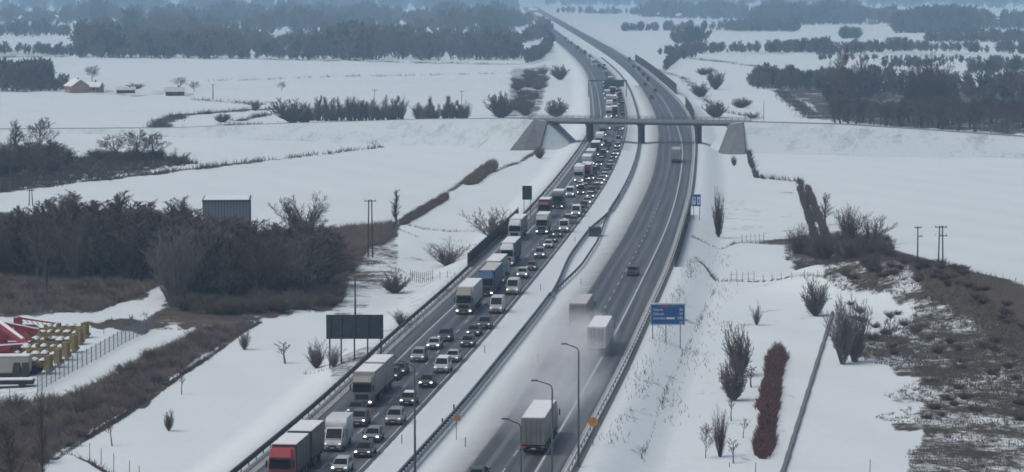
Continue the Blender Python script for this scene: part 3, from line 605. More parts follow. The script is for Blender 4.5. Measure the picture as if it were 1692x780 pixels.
# trees and shrubs placed one by one: picture x, base row, top row, width, kind, colour, fatness, name, label, category
SOLO = [
 (500, 386, 316, 96, 'bush', 'twig', 1.3, 'bare_tree', 'broad rounded bare tree standing at the right end of the left wood', 'tree'),
 (738, 438, 390, 58, 'fan', 'twig', 1.3, 'shrub', 'upright bare shrub of thin stems on the snow left of the queue', 'shrub'),
 (818, 394, 338, 72, 'bush', 'twig', 1.5, 'shrub', 'scraggly spreading shrub beside the low noise barrier and small sign back', 'shrub'),
 (651, 484, 442, 48, 'brush', 'twig', 1.2, 'shrub', 'dense wedge shaped shrub beside the fence gate on the left', 'shrub'),
 (662, 538, 508, 24, 'fan', 'twig', 1.4, 'shrub', 'small bare shrub just above the big sign back, near the guardrail', 'shrub'),
 (471, 601, 563, 32, 'sapling', 'twig', 1.5, 'sapling', 'small thin sapling in the snow left of the big grey sign back', 'tree'),
 (404, 578, 538, 20, 'fan', 'twig', 1.2, 'sapling', 'slender pale sapling standing at the edge of the diagonal scrub strip', 'tree'),
 (523, 608, 556, 28, 'brush', 'twig', 1.3, 'shrub', 'dense upright shrub directly left of the big sign back', 'shrub'),
 (551, 606, 566, 24, 'fan', 'twig_pale', 1.3, 'shrub', 'pale thin shrub below the left posts of the big sign back', 'shrub'),
 (185, 737, 686, 22, 'sapling', 'twig_red', 1.6, 'sapling', 'reddish sapling with clumped top in the bottom left snow field', 'tree'),
 (279, 712, 674, 16, 'fan', 'twig', 2.5, 'sapling', 'small upright sapling with a narrow head, middle of the bottom left field', 'tree'),
 (300, 652, 613, 14, 'sapling', 'twig_red', 1.2, 'sapling', 'faint thin reddish sapling beside the scrub strip, highest of the field saplings', 'tree'),
 (655, 367, 312, 16, 'poplar', 'twig', 1.2, 'slender_tree', 'single slender poplar like tree at the tip of the dark bank', 'tree'),
 (152, 134, 107, 30, 'oak', 'twig_dark', 3, 'farm_tree', 'round dark tree rising behind the tan barn', 'tree'),
 (298, 147, 127, 26, 'oak', 'twig', 2.6, 'farm_tree', 'round bare tree behind the small dark cottage', 'tree'),
 (321, 152, 134, 22, 'oak', 'twig', 2.4, 'farm_tree', 'low bare tree at the right end of the small dark cottage', 'tree'),
 (226, 147, 136, 26, 'bush', 'twig', 2.4, 'shrub', 'low bare bush right of the tan barn in the farm field', 'shrub'),
 (465, 150, 134, 14, 'oak', 'twig_dark', 3, 'field_tree', 'lone small dark tree in the wide snowy field', 'tree'),
 (483, 203, 160, 56, 'brush', 'twig_dark', 3.0, 'thicket', 'large dark round thicket at the left end of the tree row', 'shrub'),
 (503, 203, 176, 30, 'brush', 'twig_dark', 3.0, 'thicket', 'lower dark thicket touching the right side of the round thicket', 'shrub'),
 (828, 195, 150, 40, 'brush', 'twig_dark', 3.2, 'thicket', 'dark rounded thicket on the left approach to the overpass', 'shrub'),
 (919, 193, 161, 32, 'brush', 'twig_dark', 3.0, 'shrub', 'dark shrub behind the overpass between embankment and queue', 'shrub'),
 (367, 202, 186, 26, 'brush', 'twig_dark', 3.0, 'shrub', 'low dark bush inside the loop of the side road', 'shrub'),
 (422, 183, 163, 14, 'brush', 'twig_dark', 3.0, 'shrub', 'small upright dark bush beside the side road bend', 'shrub'),
 (66, 262, 192, 60, 'oak', 'twig_dark', 2.0, 'bare_tree', 'tallest spreading bare tree with heavy limbs in the upper left grove', 'tree'),
 (20, 262, 197, 36, 'tall', 'twig_dark', 2.2, 'bare_tree', 'narrow bare tree at the far left of the upper left grove', 'tree'),
 (192, 266, 222, 60, 'oak', 'twig', 1.9, 'bare_tree', 'left tree of the rounded clump in the upper left snow field', 'tree'),
 (225, 266, 213, 72, 'oak', 'twig', 1.9, 'bare_tree', 'middle and tallest tree of the rounded clump upper left', 'tree'),
 (252, 266, 217, 60, 'oak', 'twig', 1.8, 'bare_tree', 'right tree of the rounded clump in the upper left snow field', 'tree'),
 (296, 270, 243, 36, 'bush', 'twig', 2.0, 'shrub', 'lone small bare tree just right of the rounded clump', 'tree'),
 (1182, 148, 112, 26, 'brush', 'twig_dark', 3.2, 'shrub', 'tall dark oval bush on the right slope beyond the overpass', 'shrub'),
 (1157, 160, 134, 24, 'brush', 'twig_dark', 3.0, 'shrub', 'dark bush left of the tall oval bush beyond the overpass', 'shrub'),
 (1183, 194, 165, 32, 'brush', 'twig_dark', 3.0, 'shrub', 'dark round bush just behind the right end of the overpass', 'shrub'),
 (1225, 178, 160, 30, 'brush', 'twig_dark', 2.6, 'shrub', 'low flat dark bush beside the track beyond the overpass', 'shrub'),
 (1163, 124, 110, 26, 'brush', 'twig_dark', 2.8, 'shrub', 'low bush above the tall oval bush on the far right slope', 'shrub'),
 (1243, 196, 183, 20, 'bush', 'twig', 2.4, 'shrub', 'thin light bush at the far side of the overpass road', 'shrub'),
 (925, 132, 106, 26, 'brush', 'twig_dark', 3.2, 'shrub', 'dark bush on the snow between the left slope and the far queue', 'shrub'),
 (1187, 392, 306, 17, 'brush', 'twig_red', 1.6, 'conical_tree', 'narrow reddish conical tree standing alone right of the small blue sign', 'tree'),
 (1213, 274, 256, 9, 'brush', 'twig_dark', 2.5, 'bush_stump', 'tiny dark upright bush in the snow below the right abutment', 'shrub'),
 (1428, 256, 228, 40, 'bush', 'twig', 1.9, 'shrub', 'left of the two bushes at the foot of the right embankment', 'shrub'),
 (1541, 258, 228, 36, 'bush', 'twig', 1.8, 'shrub', 'right of the two bushes at the foot of the right embankment', 'shrub'),
 (1348, 522, 456, 40, 'brush', 'twig', 2.2, 'shrub', 'dense egg shaped shrub standing alone on the snow below the fence', 'shrub'),
 (1392, 602, 478, 44, 'fan', 'twig_pale', 2.0, 'bare_tree', 'tall pale bare tree at the left edge of the rough ground', 'tree'),
 (1412, 598, 484, 46, 'fan', 'twig_pale', 2.0, 'bare_tree', 'second pale bare tree close behind the tall pale one', 'tree'),
 (1470, 590, 520, 22, 'sapling', 'twig', 1.6, 'sapling', 'thin dark sapling on the rough ground right of the pale trees', 'tree'),
 (1212, 662, 580, 40, 'brush', 'twig', 2.2, 'shrub', 'nearer half of the tall brown shrub pair right of the blue sign', 'shrub'),
 (1222, 622, 528, 40, 'brush', 'twig', 2.2, 'shrub', 'farther taller half of the brown shrub pair right of the blue sign', 'shrub'),
 (1166, 757, 698, 32, 'oak', 'twig_red', 1.5, 'small_tree', 'forked reddish small tree, nearest on the right verge', 'tree'),
 (1190, 755, 664, 24, 'fan', 'twig_red', 1.5, 'small_tree', 'taller narrow tree right beside the forked reddish tree', 'tree'),
 (1212, 766, 724, 26, 'sapling', 'twig_pale', 1.5, 'small_tree', 'low pale sapling right of the two reddish small trees', 'tree'),
 (1228, 724, 690, 18, 'sapling', 'twig', 1.6, 'small_tree', 'small sapling between the brown shrubs and the lower end of the hedge', 'tree'),
 (1208, 696, 652, 16, 'sapling', 'twig', 1.4, 'small_tree', 'thin sapling directly below the tall brown shrub pair', 'tree'),
 (1241, 640, 604, 24, 'sapling', 'twig', 1.4, 'small_tree', 'small round headed sapling beside the red hedge', 'tree'),
 (1250, 537, 494, 16, 'fan', 'twig_pale', 1.4, 'small_tree', 'pale faint sapling above the far end of the red hedge', 'tree'),
 (1364, 372, 318, 26, 'tall', 'twig', 1.6, 'bare_tree', 'slender bare tree beside the ditch above the spoil ridge', 'tree'),
 (1403, 398, 334, 50, 'fan', 'twig', 1.5, 'bare_bush', 'left airy bush on top of the spoil ridge', 'shrub'),
 (1440, 404, 350, 52, 'bush', 'twig', 1.5, 'bare_bush', 'right airy bush on top of the spoil ridge', 'shrub'),
 (1322, 420, 366, 40, 'brush', 'twig', 1.3, 'bare_bush', 'dense bush at the left foot of the spoil ridge', 'shrub'),
 (1360, 430, 372, 56, 'brush', 'twig', 1.3, 'bare_bush', 'dense bush left of centre along the spoil ridge face', 'shrub'),
 (1405, 436, 378, 60, 'brush', 'twig', 1.3, 'bare_bush', 'dense bush in the centre of the spoil ridge face', 'shrub'),
 (1448, 432, 380, 56, 'brush', 'twig', 1.3, 'bare_bush', 'dense bush right of centre along the spoil ridge face', 'shrub'),
 (892, 262, 240, 18, 'brush', 'twig_dark', 2.0, 'ditch_bush', 'small dark oval bush in front of the left abutment', 'shrub'),
 (70, 810, 640, 26, 'tall', 'twig_dark', 1.4, 'bare_tree', 'tall dark slender tree in the scrub at the bottom left', 'tree'),
 (18, 820, 690, 60, 'tall', 'twig_dark', 1.3, 'bare_tree', 'leafless tree at the very bottom left corner', 'tree'),
 (78, 488, 350, 60, 'oak', 'twig_dark', 1.4, 'bare_tree', 'large dark bare tree standing at the front of the left wood', 'tree'),
]
for i, (px, by, ty, wpx, kind, m, fat, nm, lab, cat) in enumerate(SOLO):
    p = G(px, by); s = F / p.y; plant(nm, p, max(1.0, toppx(p, ty)), wpx / s, kind, 1 + i % 4, lab, cat, m=m, fat=fat)

# the left wood: individual trees, front rows first
def poly_points(poly, spacing, jitter=.45):
    P = np.array(W(poly)); x0, y0 = P.min(0); x1, y1 = P.max(0); xs = np.arange(x0, x1, spacing); ys = np.arange(y0, y1, spacing)
    Xg, Yg = np.meshgrid(xs, ys); Xg = Xg + RNG.uniform(-jitter, jitter, Xg.shape) * spacing; Yg = Yg + RNG.uniform(-jitter, jitter, Yg.shape) * spacing
    k = inpoly(Xg, Yg, P); return np.stack([Xg[k], Yg[k]], 1)
WOODPOLY = [(-60, 428), (60, 420), (150, 416), (300, 410), (312, 412), (330, 412), (440, 405), (540, 404), (556, 440), (545, 480), (500, 500), (400, 505), (300, 512), (262, 508), (305, 468), (285, 446), (230, 470), (120, 470), (-60, 462)]
pts = poly_points(WOODPOLY, 4.5)
order = sorted(range(len(pts)), key=lambda i: pts[i][1])[:200]
ENVX = [-60, 0, 60, 80, 110, 160, 215, 235, 255, 290, 325, 338, 408, 440, 470, 560]; ENVY = [345, 340, 334, 318, 312, 322, 308, 312, 326, 318, 322, 354, 360, 364, 360, 374]
for i in order:
    x, y = pts[i]; p = Vector((x, y, float(hgt(x, y)))); px = CX + x * F / y
    left = px < 300; hmax = toppx(p, float(np.interp(px, ENVX, ENVY)) + rnd(-2, 26))
    hh_, kd, m = max(4.0, min(hmax, rnd(11.0, 15.5))), random.choice(['tall', 'tall', 'fan', 'poplar']), random.choice(['twig_dark', 'twig_dark', 'twig', 'twig_pale'])
    row = 'front edge' if y < 495 else 'middle' if y < 530 else 'back edge'; where = 'above the machinery yard' if px < 150 else 'left of the snowy track' if left else 'below the grey hall' if px < 425 else 'near the big round tree'
    plant('wood_tree', p, hh_, rnd(5.5, 8.5), kd, random.choice([1, 2, 3]), '%s %s tree, %s of the left wood, %s' % (KA[kd], MA[m], row, where), 'tree', 'bare trees packed in the near left wood', m=m, fat=1.5)
# front fringe of brush below the wood, individual bushes
pts = poly_points([(310, 500), (420, 488), (545, 478), (566, 505), (470, 518), (330, 520), (290, 515)], 3.2)
for x, y in pts[:60]:
    plant('fringe_bush', Vector((x, y, float(hgt(x, y)))), rnd(2.0, 3.6), rnd(3.2, 4.6), 'brush', random.choice([1, 2, 3]), ('pale ' if x < -70 else 'grey ') + 'leafless bush in the fringe at the foot of the left wood, ' + ('nearest row' if y < 462 else 'second row' if y < 476 else 'rear row'), 'shrub', 'bushes along the foot of the left wood', m='twig', fat=1.3)
for poly, k, lab, grp in (([(-60, 466), (150, 470), (240, 480), (205, 505), (150, 514), (-60, 514)], 60, 'between the left wood and the yard', 'bushes between wood and yard'),
    ([(400, 538), (335, 552), (235, 600), (120, 664), (0, 680), (-60, 690), (-60, 790), (60, 770), (100, 745), (180, 688), (250, 650), (330, 585)], 110, 'in the diagonal scrub strip', 'bushes of the diagonal scrub strip')):
    pts = poly_points(poly, 3.4 if k == 60 else 3.1); RNG.shuffle(pts)
    for x, y in pts[:k]:
        hh_, m = rnd(.9, 2.3), random.choice(['twig', 'twig_pale', 'twig_dark', 'twig_pale']); q = 'nearest the camera' if y < 330 else 'farther back' if y > 400 else 'midway'
        plant('scrub_bush', Vector((x, y, float(hgt(x, y)))), hh_, rnd(2.0, 3.4), 'brush', random.choice([1, 2, 3]), '%s %s leafless bush %s, %s' % (size_word(hh_, 1.3, 1.9), MA[m], lab, q), 'shrub', grp, m=m, fat=1.1)
for poly, sp, k, h0, h1, m, nm, lab, grp in (([(1300, 412), (1345, 396), (1465, 398), (1478, 430), (1440, 462), (1380, 462), (1310, 440)], 3.4, 60, 1.2, 2.4, 'twig', 'ridge_bush', 'grey leafless bush massed on the left end of the spoil ridge', 'bushes massed on the ridge end'),
    ([(1470, 424), (1540, 440), (1610, 462), (1650, 492), (1700, 530), (1700, 552), (1640, 520), (1600, 486), (1530, 466), (1440, 462)], 3.2, 95, .8, 1.5, 'twig_dark', 'ridge_bush', 'low dark bush along the crest of the spoil ridge', 'low bushes along the ridge crest'),
    ([(1400, 500), (1520, 520), (1692, 580), (1692, 640), (1540, 600), (1420, 590)], 6.5, 50, .7, 1.5, 'twig_dark', 'ridge_bush', 'low dark bush scattered on the rough brown ground', 'low bushes on the rough ground'),
    ([(1530, 625), (1692, 650), (1692, 700), (1540, 700), (1450, 690), (1540, 665)], 5.0, 60, .5, 1.3, 'twig_dark', 'ground_bush', 'low dark bush in the lower brown patch', 'low bushes in the lower brown patch')):
    pts = poly_points(poly, sp); RNG.shuffle(pts)
    for x, y in pts[:k]:
        hh_ = rnd(h0, h1); px = CX + x * F / y; q = 'towards the left' if px < np.mean([a[0] for a in poly]) - 45 else 'towards the right' if px > np.mean([a[0] for a in poly]) + 45 else 'around its middle'
        plant(nm, Vector((x, y, float(hgt(x, y)))), hh_, rnd(1.1, 2.0) * (.7 + .4 * h1), 'brush', random.choice([1, 2, 3]), ('smaller ' if hh_ < (h0 + h1) / 2 else 'larger ') + lab + ', ' + q, 'shrub', grp, m=m, fat=1.1)
# upper left grove
pts = poly_points([(-60, 268), (110, 262), (130, 272), (95, 290), (20, 296), (-60, 300)], 6.5)
for x, y in pts[:60]:
    plant('grove_tree', Vector((x, y, float(hgt(x, y)))), rnd(4, 8.5), rnd(5, 8), random.choice(['oak', 'fan', 'tall']), random.choice([1, 2, 3]), 'dark bare tree in the upper left grove, ' + ('front side' if y < 800 else 'rear side') + (' by the frame edge' if CX + x * F / y < 40 else ' by the open snow'), 'tree', 'trees of the upper left grove', m='twig_dark', fat=2.2)
pts = poly_points([(150, 262), (262, 260), (272, 268), (160, 270)], 5.0)
for x, y in pts[:24]:
    plant('low_thicket', Vector((x, y, float(hgt(x, y)))), rnd(2.0, 3.6), rnd(4, 6), 'brush', random.choice([1, 2, 3]), 'low dark bush under the rounded clump in the upper left field', 'shrub', 'low bushes under the rounded clump', m='twig_dark', fat=2.2)
# row of slender trees behind the left side road
for k in range(74):
    px = 508 + k * 3.2 + rnd(-2, 2) if k < 50 else (688 + (k - 50) * 3.2 if k < 62 else 733 + (k - 62) * 3.6)
    p = G(px, 199 + rnd(-1, 1)); plant('row_tree', p, toppx(p, rnd(156, 178)), rnd(3.0, 5.4), ('fan', 'tall', 'poplar')[k % 3], 1 + k % 3, '%s tree in the %s clump of the row behind the left approach road' % (KA[('fan', 'tall', 'poplar')[k % 3]], 'long left' if k < 50 else 'middle' if k < 62 else 'right'), 'tree', 'row of slender trees left of the overpass', m='twig', fat=1.5)
# right wood beyond the embankment
pts = poly_points([(1372, 182), (1450, 178), (1692, 190), (1760, 196), (1760, 224), (1692, 222), (1500, 215), (1370, 205)], 8.5)
order = sorted(range(len(pts)), key=lambda i: pts[i][1])[:105]
for i in order:
    x, y = pts[i]
    hh_, kd, m = rnd(8, 13), random.choice(['oak', 'tall']), random.choice(['twig_dark', 'twig', 'twig_red']); px = CX + x * F / y
    plant('woodland_tree', Vector((x, y, float(hgt(x, y)))), hh_, rnd(6, 9), kd, random.choice([1, 2, 3]), '%s %s tree in the %s of the wood behind the right embankment' % (KA[kd], MA[m], 'left part' if px < 1480 else 'middle' if px < 1590 else 'right end'), 'tree', 'bare trees of the right wood', m=m, fat=2.2)
for px, ty, wpx, lab in ((1392, 72, 44, 'leftmost tall bare tree rising above the right wood'), (1420, 84, 34, 'second tall bare tree from the left above the right wood'), (1508, 84, 44, 'tall spreading bare tree in the middle above the right wood'), (1532, 78, 46, 'tallest forked bare tree above the right wood'), (1556, 100, 30, 'smaller leaning bare tree right of the tallest one')):
    p = G(px, 190); plant('tall_bare_tree', p, toppx(p, ty), wpx / (F / p.y), 'fan' if px > 1500 else 'oak', 1, lab, 'tree', m='twig_dark', fat=2.0)
# embankment scrub left of the far road
pts = poly_points([(860, 112), (903, 106), (900, 135), (885, 165), (880, 192), (850, 192), (852, 150)], 13)
for x, y in pts[:34]:
    plant('slope_bush', Vector((x, y, float(hgt(x, y)))), rnd(2.5, 5), rnd(5, 8), 'brush', random.choice([1, 2, 3]), 'brown leafless bush on the slope beyond the overpass, ' + ('nearest' if y < 1350 else 'midway' if y < 1600 else 'farthest'), 'shrub', 'bushes on the slope beyond the overpass', m='twig', fat=2.0)
# the red hedge: two long strips
def hedge(label, pa, pb, width, h, m):
    a, b = G(*pa), G(*pb); n = int((b - a).length / .42); V, T = [], []; base = 0
    for k in range(n):
        t = k / n; c = a.lerp(b, t); c.z = float(hgt(c.x, c.y))
        wv = .86 + .07 * math.sin(k * .17 + a.x) + .10 * math.sin(k * .053 + 1) + rnd(-.10, .10); hv = .85 + .15 * math.sin(k * .13 + 2 + a.x) + rnd(-.15, .15); wv *= min(1, .35 + k / 12, .35 + (n - k) / 12)
        for j in range(16):
            u = rnd(-1, 1) * wv; s0 = c + Vector((u * width / 2 * .75, rnd(-.4, .4), 0)); top = s0 + Vector((u * .35 + rnd(-.25, .25), rnd(-.3, .3), h * hv * (1 - .45 * u * u) * rnd(.6, 1.05)))
            e = (top - s0)
            for q in range(5):
                f = rnd(.15, .9); p0 = s0 + e * f; p1 = p0 + Vector((rnd(-.4, .4), rnd(-.4, .4), rnd(.1, .5)))
                V += [p0 + Vector((-.03, 0, 0)), p0 + Vector((.03, .02, 0)), p1 + Vector((0, .02, 0))]; T.append((base, base + 1, base + 2)); base += 3
            V += [s0 + Vector((-.05, 0, 0)), s0 + Vector((.05, 0, 0)), s0 + Vector((0, .06, 0)), top]; T += [(base, base + 1, base + 3), (base + 1, base + 2, base + 3), (base + 2, base, base + 3)]; base += 4
    o = link('hedge', fastmesh('hedge', [tuple(v - a) for v in V], T, M_[m]), loc=a); tag(o, label, 'hedge')
hedge('long dense dark red hedge strip, its nearer part, right of the saplings', (1259, 758), (1272, 680), 3.0, 1.5, 'twig_red')
hedge('long dense dark red hedge strip, its longer farther part ending rounded', (1267, 684), (1286, 584), 3.5, 1.9, 'twig_red')
hedge('left of the two brown bush rows lining the ditch on the right', (1346, 396), (1320, 312), .8, 1.1, 'twig_dark')
hedge('right of the two brown bush rows lining the ditch on the right', (1364, 392), (1334, 312), 1.6, 1.6, 'twig_dark')
hedge('dark diagonal hedge over the near end of the ditch left of the queue', (664, 372), (738, 328), 2.6, 1.7, 'twig_dark')
hedge('thick dark bush clump over the ditch in the middle left field', (775, 306), (815, 276), 5.5, 2.9, 'twig_dark')


# ------------------------------------------------------------ ground-cover scrub (uncountable) and far woods
def tufts(name, polys, n, h0, h1, m, lean=.5, blades=7, wd=.05):
    V, T = [], []
    X = []
    areas = []
    for poly in polys:
        P = np.array(W(poly)); areas.append(abs(np.sum(P[:-1, 0] * P[1:, 1] - P[1:, 0] * P[:-1, 1])))
    for poly, A in zip(polys, areas):
        P = np.array(W(poly)); lo, hi = P.min(0), P.max(0); k = int(n * A / sum(areas) * 2.2) + 20
        q = RNG.uniform(lo, hi, (k, 2)); q = q[inpoly(q[:, 0], q[:, 1], P)]; X.append(q)
    X = np.concatenate(X); K = len(X) * blades; B = np.repeat(X, blades, 0) + RNG.normal(0, .22, (K, 2)); Z = hgt(B[:, 0], B[:, 1]) - .05
    hh = RNG.uniform(h0, h1, K) * np.repeat(RNG.uniform(.5, 1.2, len(X)), blades); tip = np.stack([B[:, 0] + RNG.normal(0, lean, K) * hh, B[:, 1] + RNG.normal(0, lean, K) * hh, Z + hh], 1)
    p = [np.stack([B[:, 0] + wd * math.cos(a), B[:, 1] + wd * math.sin(a), Z], 1) for a in (0, 2.1, 4.2)]
    V = np.stack(p + [tip], 1).reshape(-1, 3); b = np.arange(K)[:, None] * 4
    T = np.concatenate([b + np.array([[0, 1, 3]]), b + np.array([[1, 2, 3]]), b + np.array([[2, 0, 3]])])
    tag(link(name, fastmesh(name, V, T, M_[m])), kind='stuff')
tufts('dead_grass', [SCRUB[1][0], SCRUB[4][0]], 5000, .3, .9, 'grass')
tufts('low_scrub', [SCRUB[2][0]], 8000, .5, 1.6, 'twig', wd=.05)
tufts('dead_grass', [SCRUB[5][0]], 2600, .2, .6, 'grass')
tufts('low_scrub', [[(320, 440), (420, 400), (560, 378), (650, 368), (645, 395), (600, 425), (575, 455), (568, 490), (555, 508), (400, 520), (320, 520)], [(-60, 440), (300, 446), (240, 485), (150, 518), (-60, 518)]], 9000, .6, 1.6, 'twig', wd=.05)
tufts('low_scrub', [SCRUB[3][0]], 3500, .8, 2.2, 'grass_dark', wd=.10)
def strip(pts, hw):   # outline of a thin strip in picture coordinates from world offsets
    return pts, hw
def tuft_line(name, pts, hw, per_m, h0, h1, m, wd=.06):
    Q = np.array(W(pts)); B = []
    for a, b in zip(Q[:-1], Q[1:]):
        L = np.hypot(*(b - a)); k = int(L * per_m) + 2; t = RNG.uniform(0, 1, (k, 1)); B.append(a + (b - a) * t + RNG.normal(0, hw * .6, (k, 2)))
    B = np.concatenate(B); B = B[RNG.uniform(0, 1, len(B)) < .55 + .45 * np.sin(B[:, 0] * .35 + B[:, 1] * .09)]; K = len(B); Z = hgt(B[:, 0], B[:, 1]) - .05; hh = RNG.uniform(h0, h1, K)
    tip = np.stack([B[:, 0] + RNG.normal(0, .4, K) * hh, B[:, 1] + RNG.normal(0, .4, K) * hh, Z + hh], 1)
    p = [np.stack([B[:, 0] + wd * math.cos(a), B[:, 1] + wd * math.sin(a), Z], 1) for a in (0, 2.1, 4.2)]
    V = np.stack(p + [tip], 1).reshape(-1, 3); b = np.arange(K)[:, None] * 4
    return V, np.concatenate([b + np.array([[0, 1, 3]]), b + np.array([[1, 2, 3]]), b + np.array([[2, 0, 3]])])
VV, TT, bb = [], [], 0
for pts, hw, c in LINES:
    far = G0(*pts[0])[1]; v, t = tuft_line('x', pts, hw, (14 if far < 700 else 8) * c, .25 if far < 700 else .5, .9 if far < 700 else 2.0, None, .05 if far < 700 else .16)
    VV.append(v); TT.append(t + bb); bb += len(v)
tag(link('ditch_grass', fastmesh('ditch_grass', np.concatenate(VV), np.concatenate(TT), M_['grass_dark'])), kind='stuff')

def far_wood(name, segs, m, seed=0):
    """masses of bare trees kilometres away: segs = (base polyline in picture, height lo, hi, depth m, number)"""
    rs = np.random.default_rng(seed); VV, TT, MI, b0 = [], [], [], 0
    S = grow(10, 'oak', 3); S = [s for k, s in enumerate(S) if s[4] <= 2 or (s[4] == 3 and k % 4 == 0)]
    V0, T0 = segmesh('x', S, None, 1.0); ax = None
    # fatten fine branches so that they still cover at this distance
    S2 = [(s[0], s[1], max(s[2], .17), max(s[3], .11), s[4]) for s in S]; V0, T0 = segmesh('x', S2, None, 1.0)
    for pts, lo, hi, depth, n in segs:
        n = int(n * 2.4)
        Q = np.array(W(pts)); cum = np.concatenate([[0], np.cumsum(np.hypot(*np.diff(Q, axis=0).T))]); lo, hi = (lo * .66, hi * .82) if seed in (4, 6) else (lo, hi); depth = depth * (1.6 if seed in (4, 6) else 1); t = rs.uniform(0, cum[-1], n)
        x = np.interp(t, cum, Q[:, 0]); y = np.interp(t, cum, Q[:, 1]); dd = rs.uniform(0, 1, n) ** 1.3 * depth; x = x * (1 + dd / y); y = y + dd
        clump = (.88 if seed > 2 else .80) + (.17 if seed > 2 else .28) * np.sin(t * .045 + seed) * np.sin(t * .013 + 2); hh = rs.uniform(lo * .6, hi * 1.15, n) * clump
        for k in range(n):
            a = rs.uniform(0, 6.28); ca, sa = math.cos(a), math.sin(a); sc = hh[k] / 9.5; wx = sc * rs.uniform(.9, 1.3)
            v = np.stack([x[k] + (V0[:, 0] * ca - V0[:, 1] * sa) * wx, y[k] + (V0[:, 0] * sa + V0[:, 1] * ca) * wx, V0[:, 2] * sc * 1.3 - .30 * hh[k] - 1.5], 1)
            VV.append(v.astype(np.float32)); TT.append(T0 + b0); MI.append(np.full(len(T0), rs.choice([0, 0, 1, 2]))); b0 += len(v)
    tag(link(name, fastmesh(name, np.concatenate(VV), np.concatenate(TT), [M_[m], M_['twig'], M_['far_green']], np.concatenate(MI))), kind='stuff')
far_wood('far_wood', [([(130, 96), (400, 98), (640, 100), (860, 100)], 13, 22, 800, 400), ([(215, 60), (500, 56), (850, 56)], 18, 30, 1600, 200)], 'twig_dark', 1)
far_wood('far_wood', [([(-60, 90), (60, 90), (140, 94)], 7, 12, 120, 40), ([(-80, 62), (130, 60), (300, 52)], 14, 22, 300, 90), ([(-80, 40), (300, 40), (640, 38), (860, 36)], 20, 34, 700, 200), ([(-100, 22), (300, 22), (860, 16)], 34, 48, 2500, 170)], 'twig_dark', 2)
far_wood('far_wood', [([(868, 108), (895, 98), (910, 80)], 8, 13, 120, 40), ([(865, 72), (905, 60), (893, 48)], 12, 18, 200, 34), ([(820, 52), (880, 40)], 12, 20, 300, 24)], 'twig_dark', 3)
far_wood('far_wood', [([(1090, 92), (1180, 88), (1360, 86)], 8, 12, 60, 70), ([(1100, 118), (1118, 100), (1150, 95)], 6, 11, 60, 26), ([(1030, 52), (1150, 50), (1290, 52)], 12, 18, 60, 44), ([(1110, 72), (1160, 74)], 18, 26, 60, 16),
   ([(1200, 52), (1320, 53)], 16, 24, 160, 40), ([(1350, 92), (1500, 84), (1760, 92)], 9, 14, 80, 80), ([(1268, 88), (1370, 86)], 10, 16, 90, 34)], 'twig_dark', 4)
far_wood('far_wood', [([(1480, 55), (1612, 55)], 24, 34, 400, 110), ([(1240, 42), (1480, 40)], 20, 34, 500, 100), ([(1600, 48), (1770, 52)], 20, 28, 300, 50), ([(1530, 70), (1620, 70), (1770, 72)], 9, 15, 100, 60), ([(1390, 64), (1420, 64)], 12, 18, 60, 12),
   ([(1060, 30), (1250, 34), (1420, 30)], 20, 34, 900, 120), ([(900, 10), (1300, 12), (1800, 14)], 38, 60, 4000, 200), ([(920, 22), (1130, 26)], 10, 18, 200, 40)], 'twig_dark', 5)
far_wood('far_wood', [([(1238, 146), (1290, 150), (1340, 152), (1375, 150)], 7, 12, 110, 60), ([(1370, 178), (1450, 160), (1560, 165), (1780, 180)], 9, 14, 160, 120), ([(1600, 124), (1770, 116)], 8, 12, 60, 50), ([(1460, 112), (1560, 112)], 4, 8, 60, 26), ([(1350, 100), (1700, 106)], 3, 6, 60, 50)], 'twig_dark', 6)
far_wood('far_wood', [([(-60, 152), (60, 152), (82, 150)], 10, 16, 120, 42), ([(60, 150), (110, 152)], 5, 9, 40, 12)], 'twig_dark', 7)

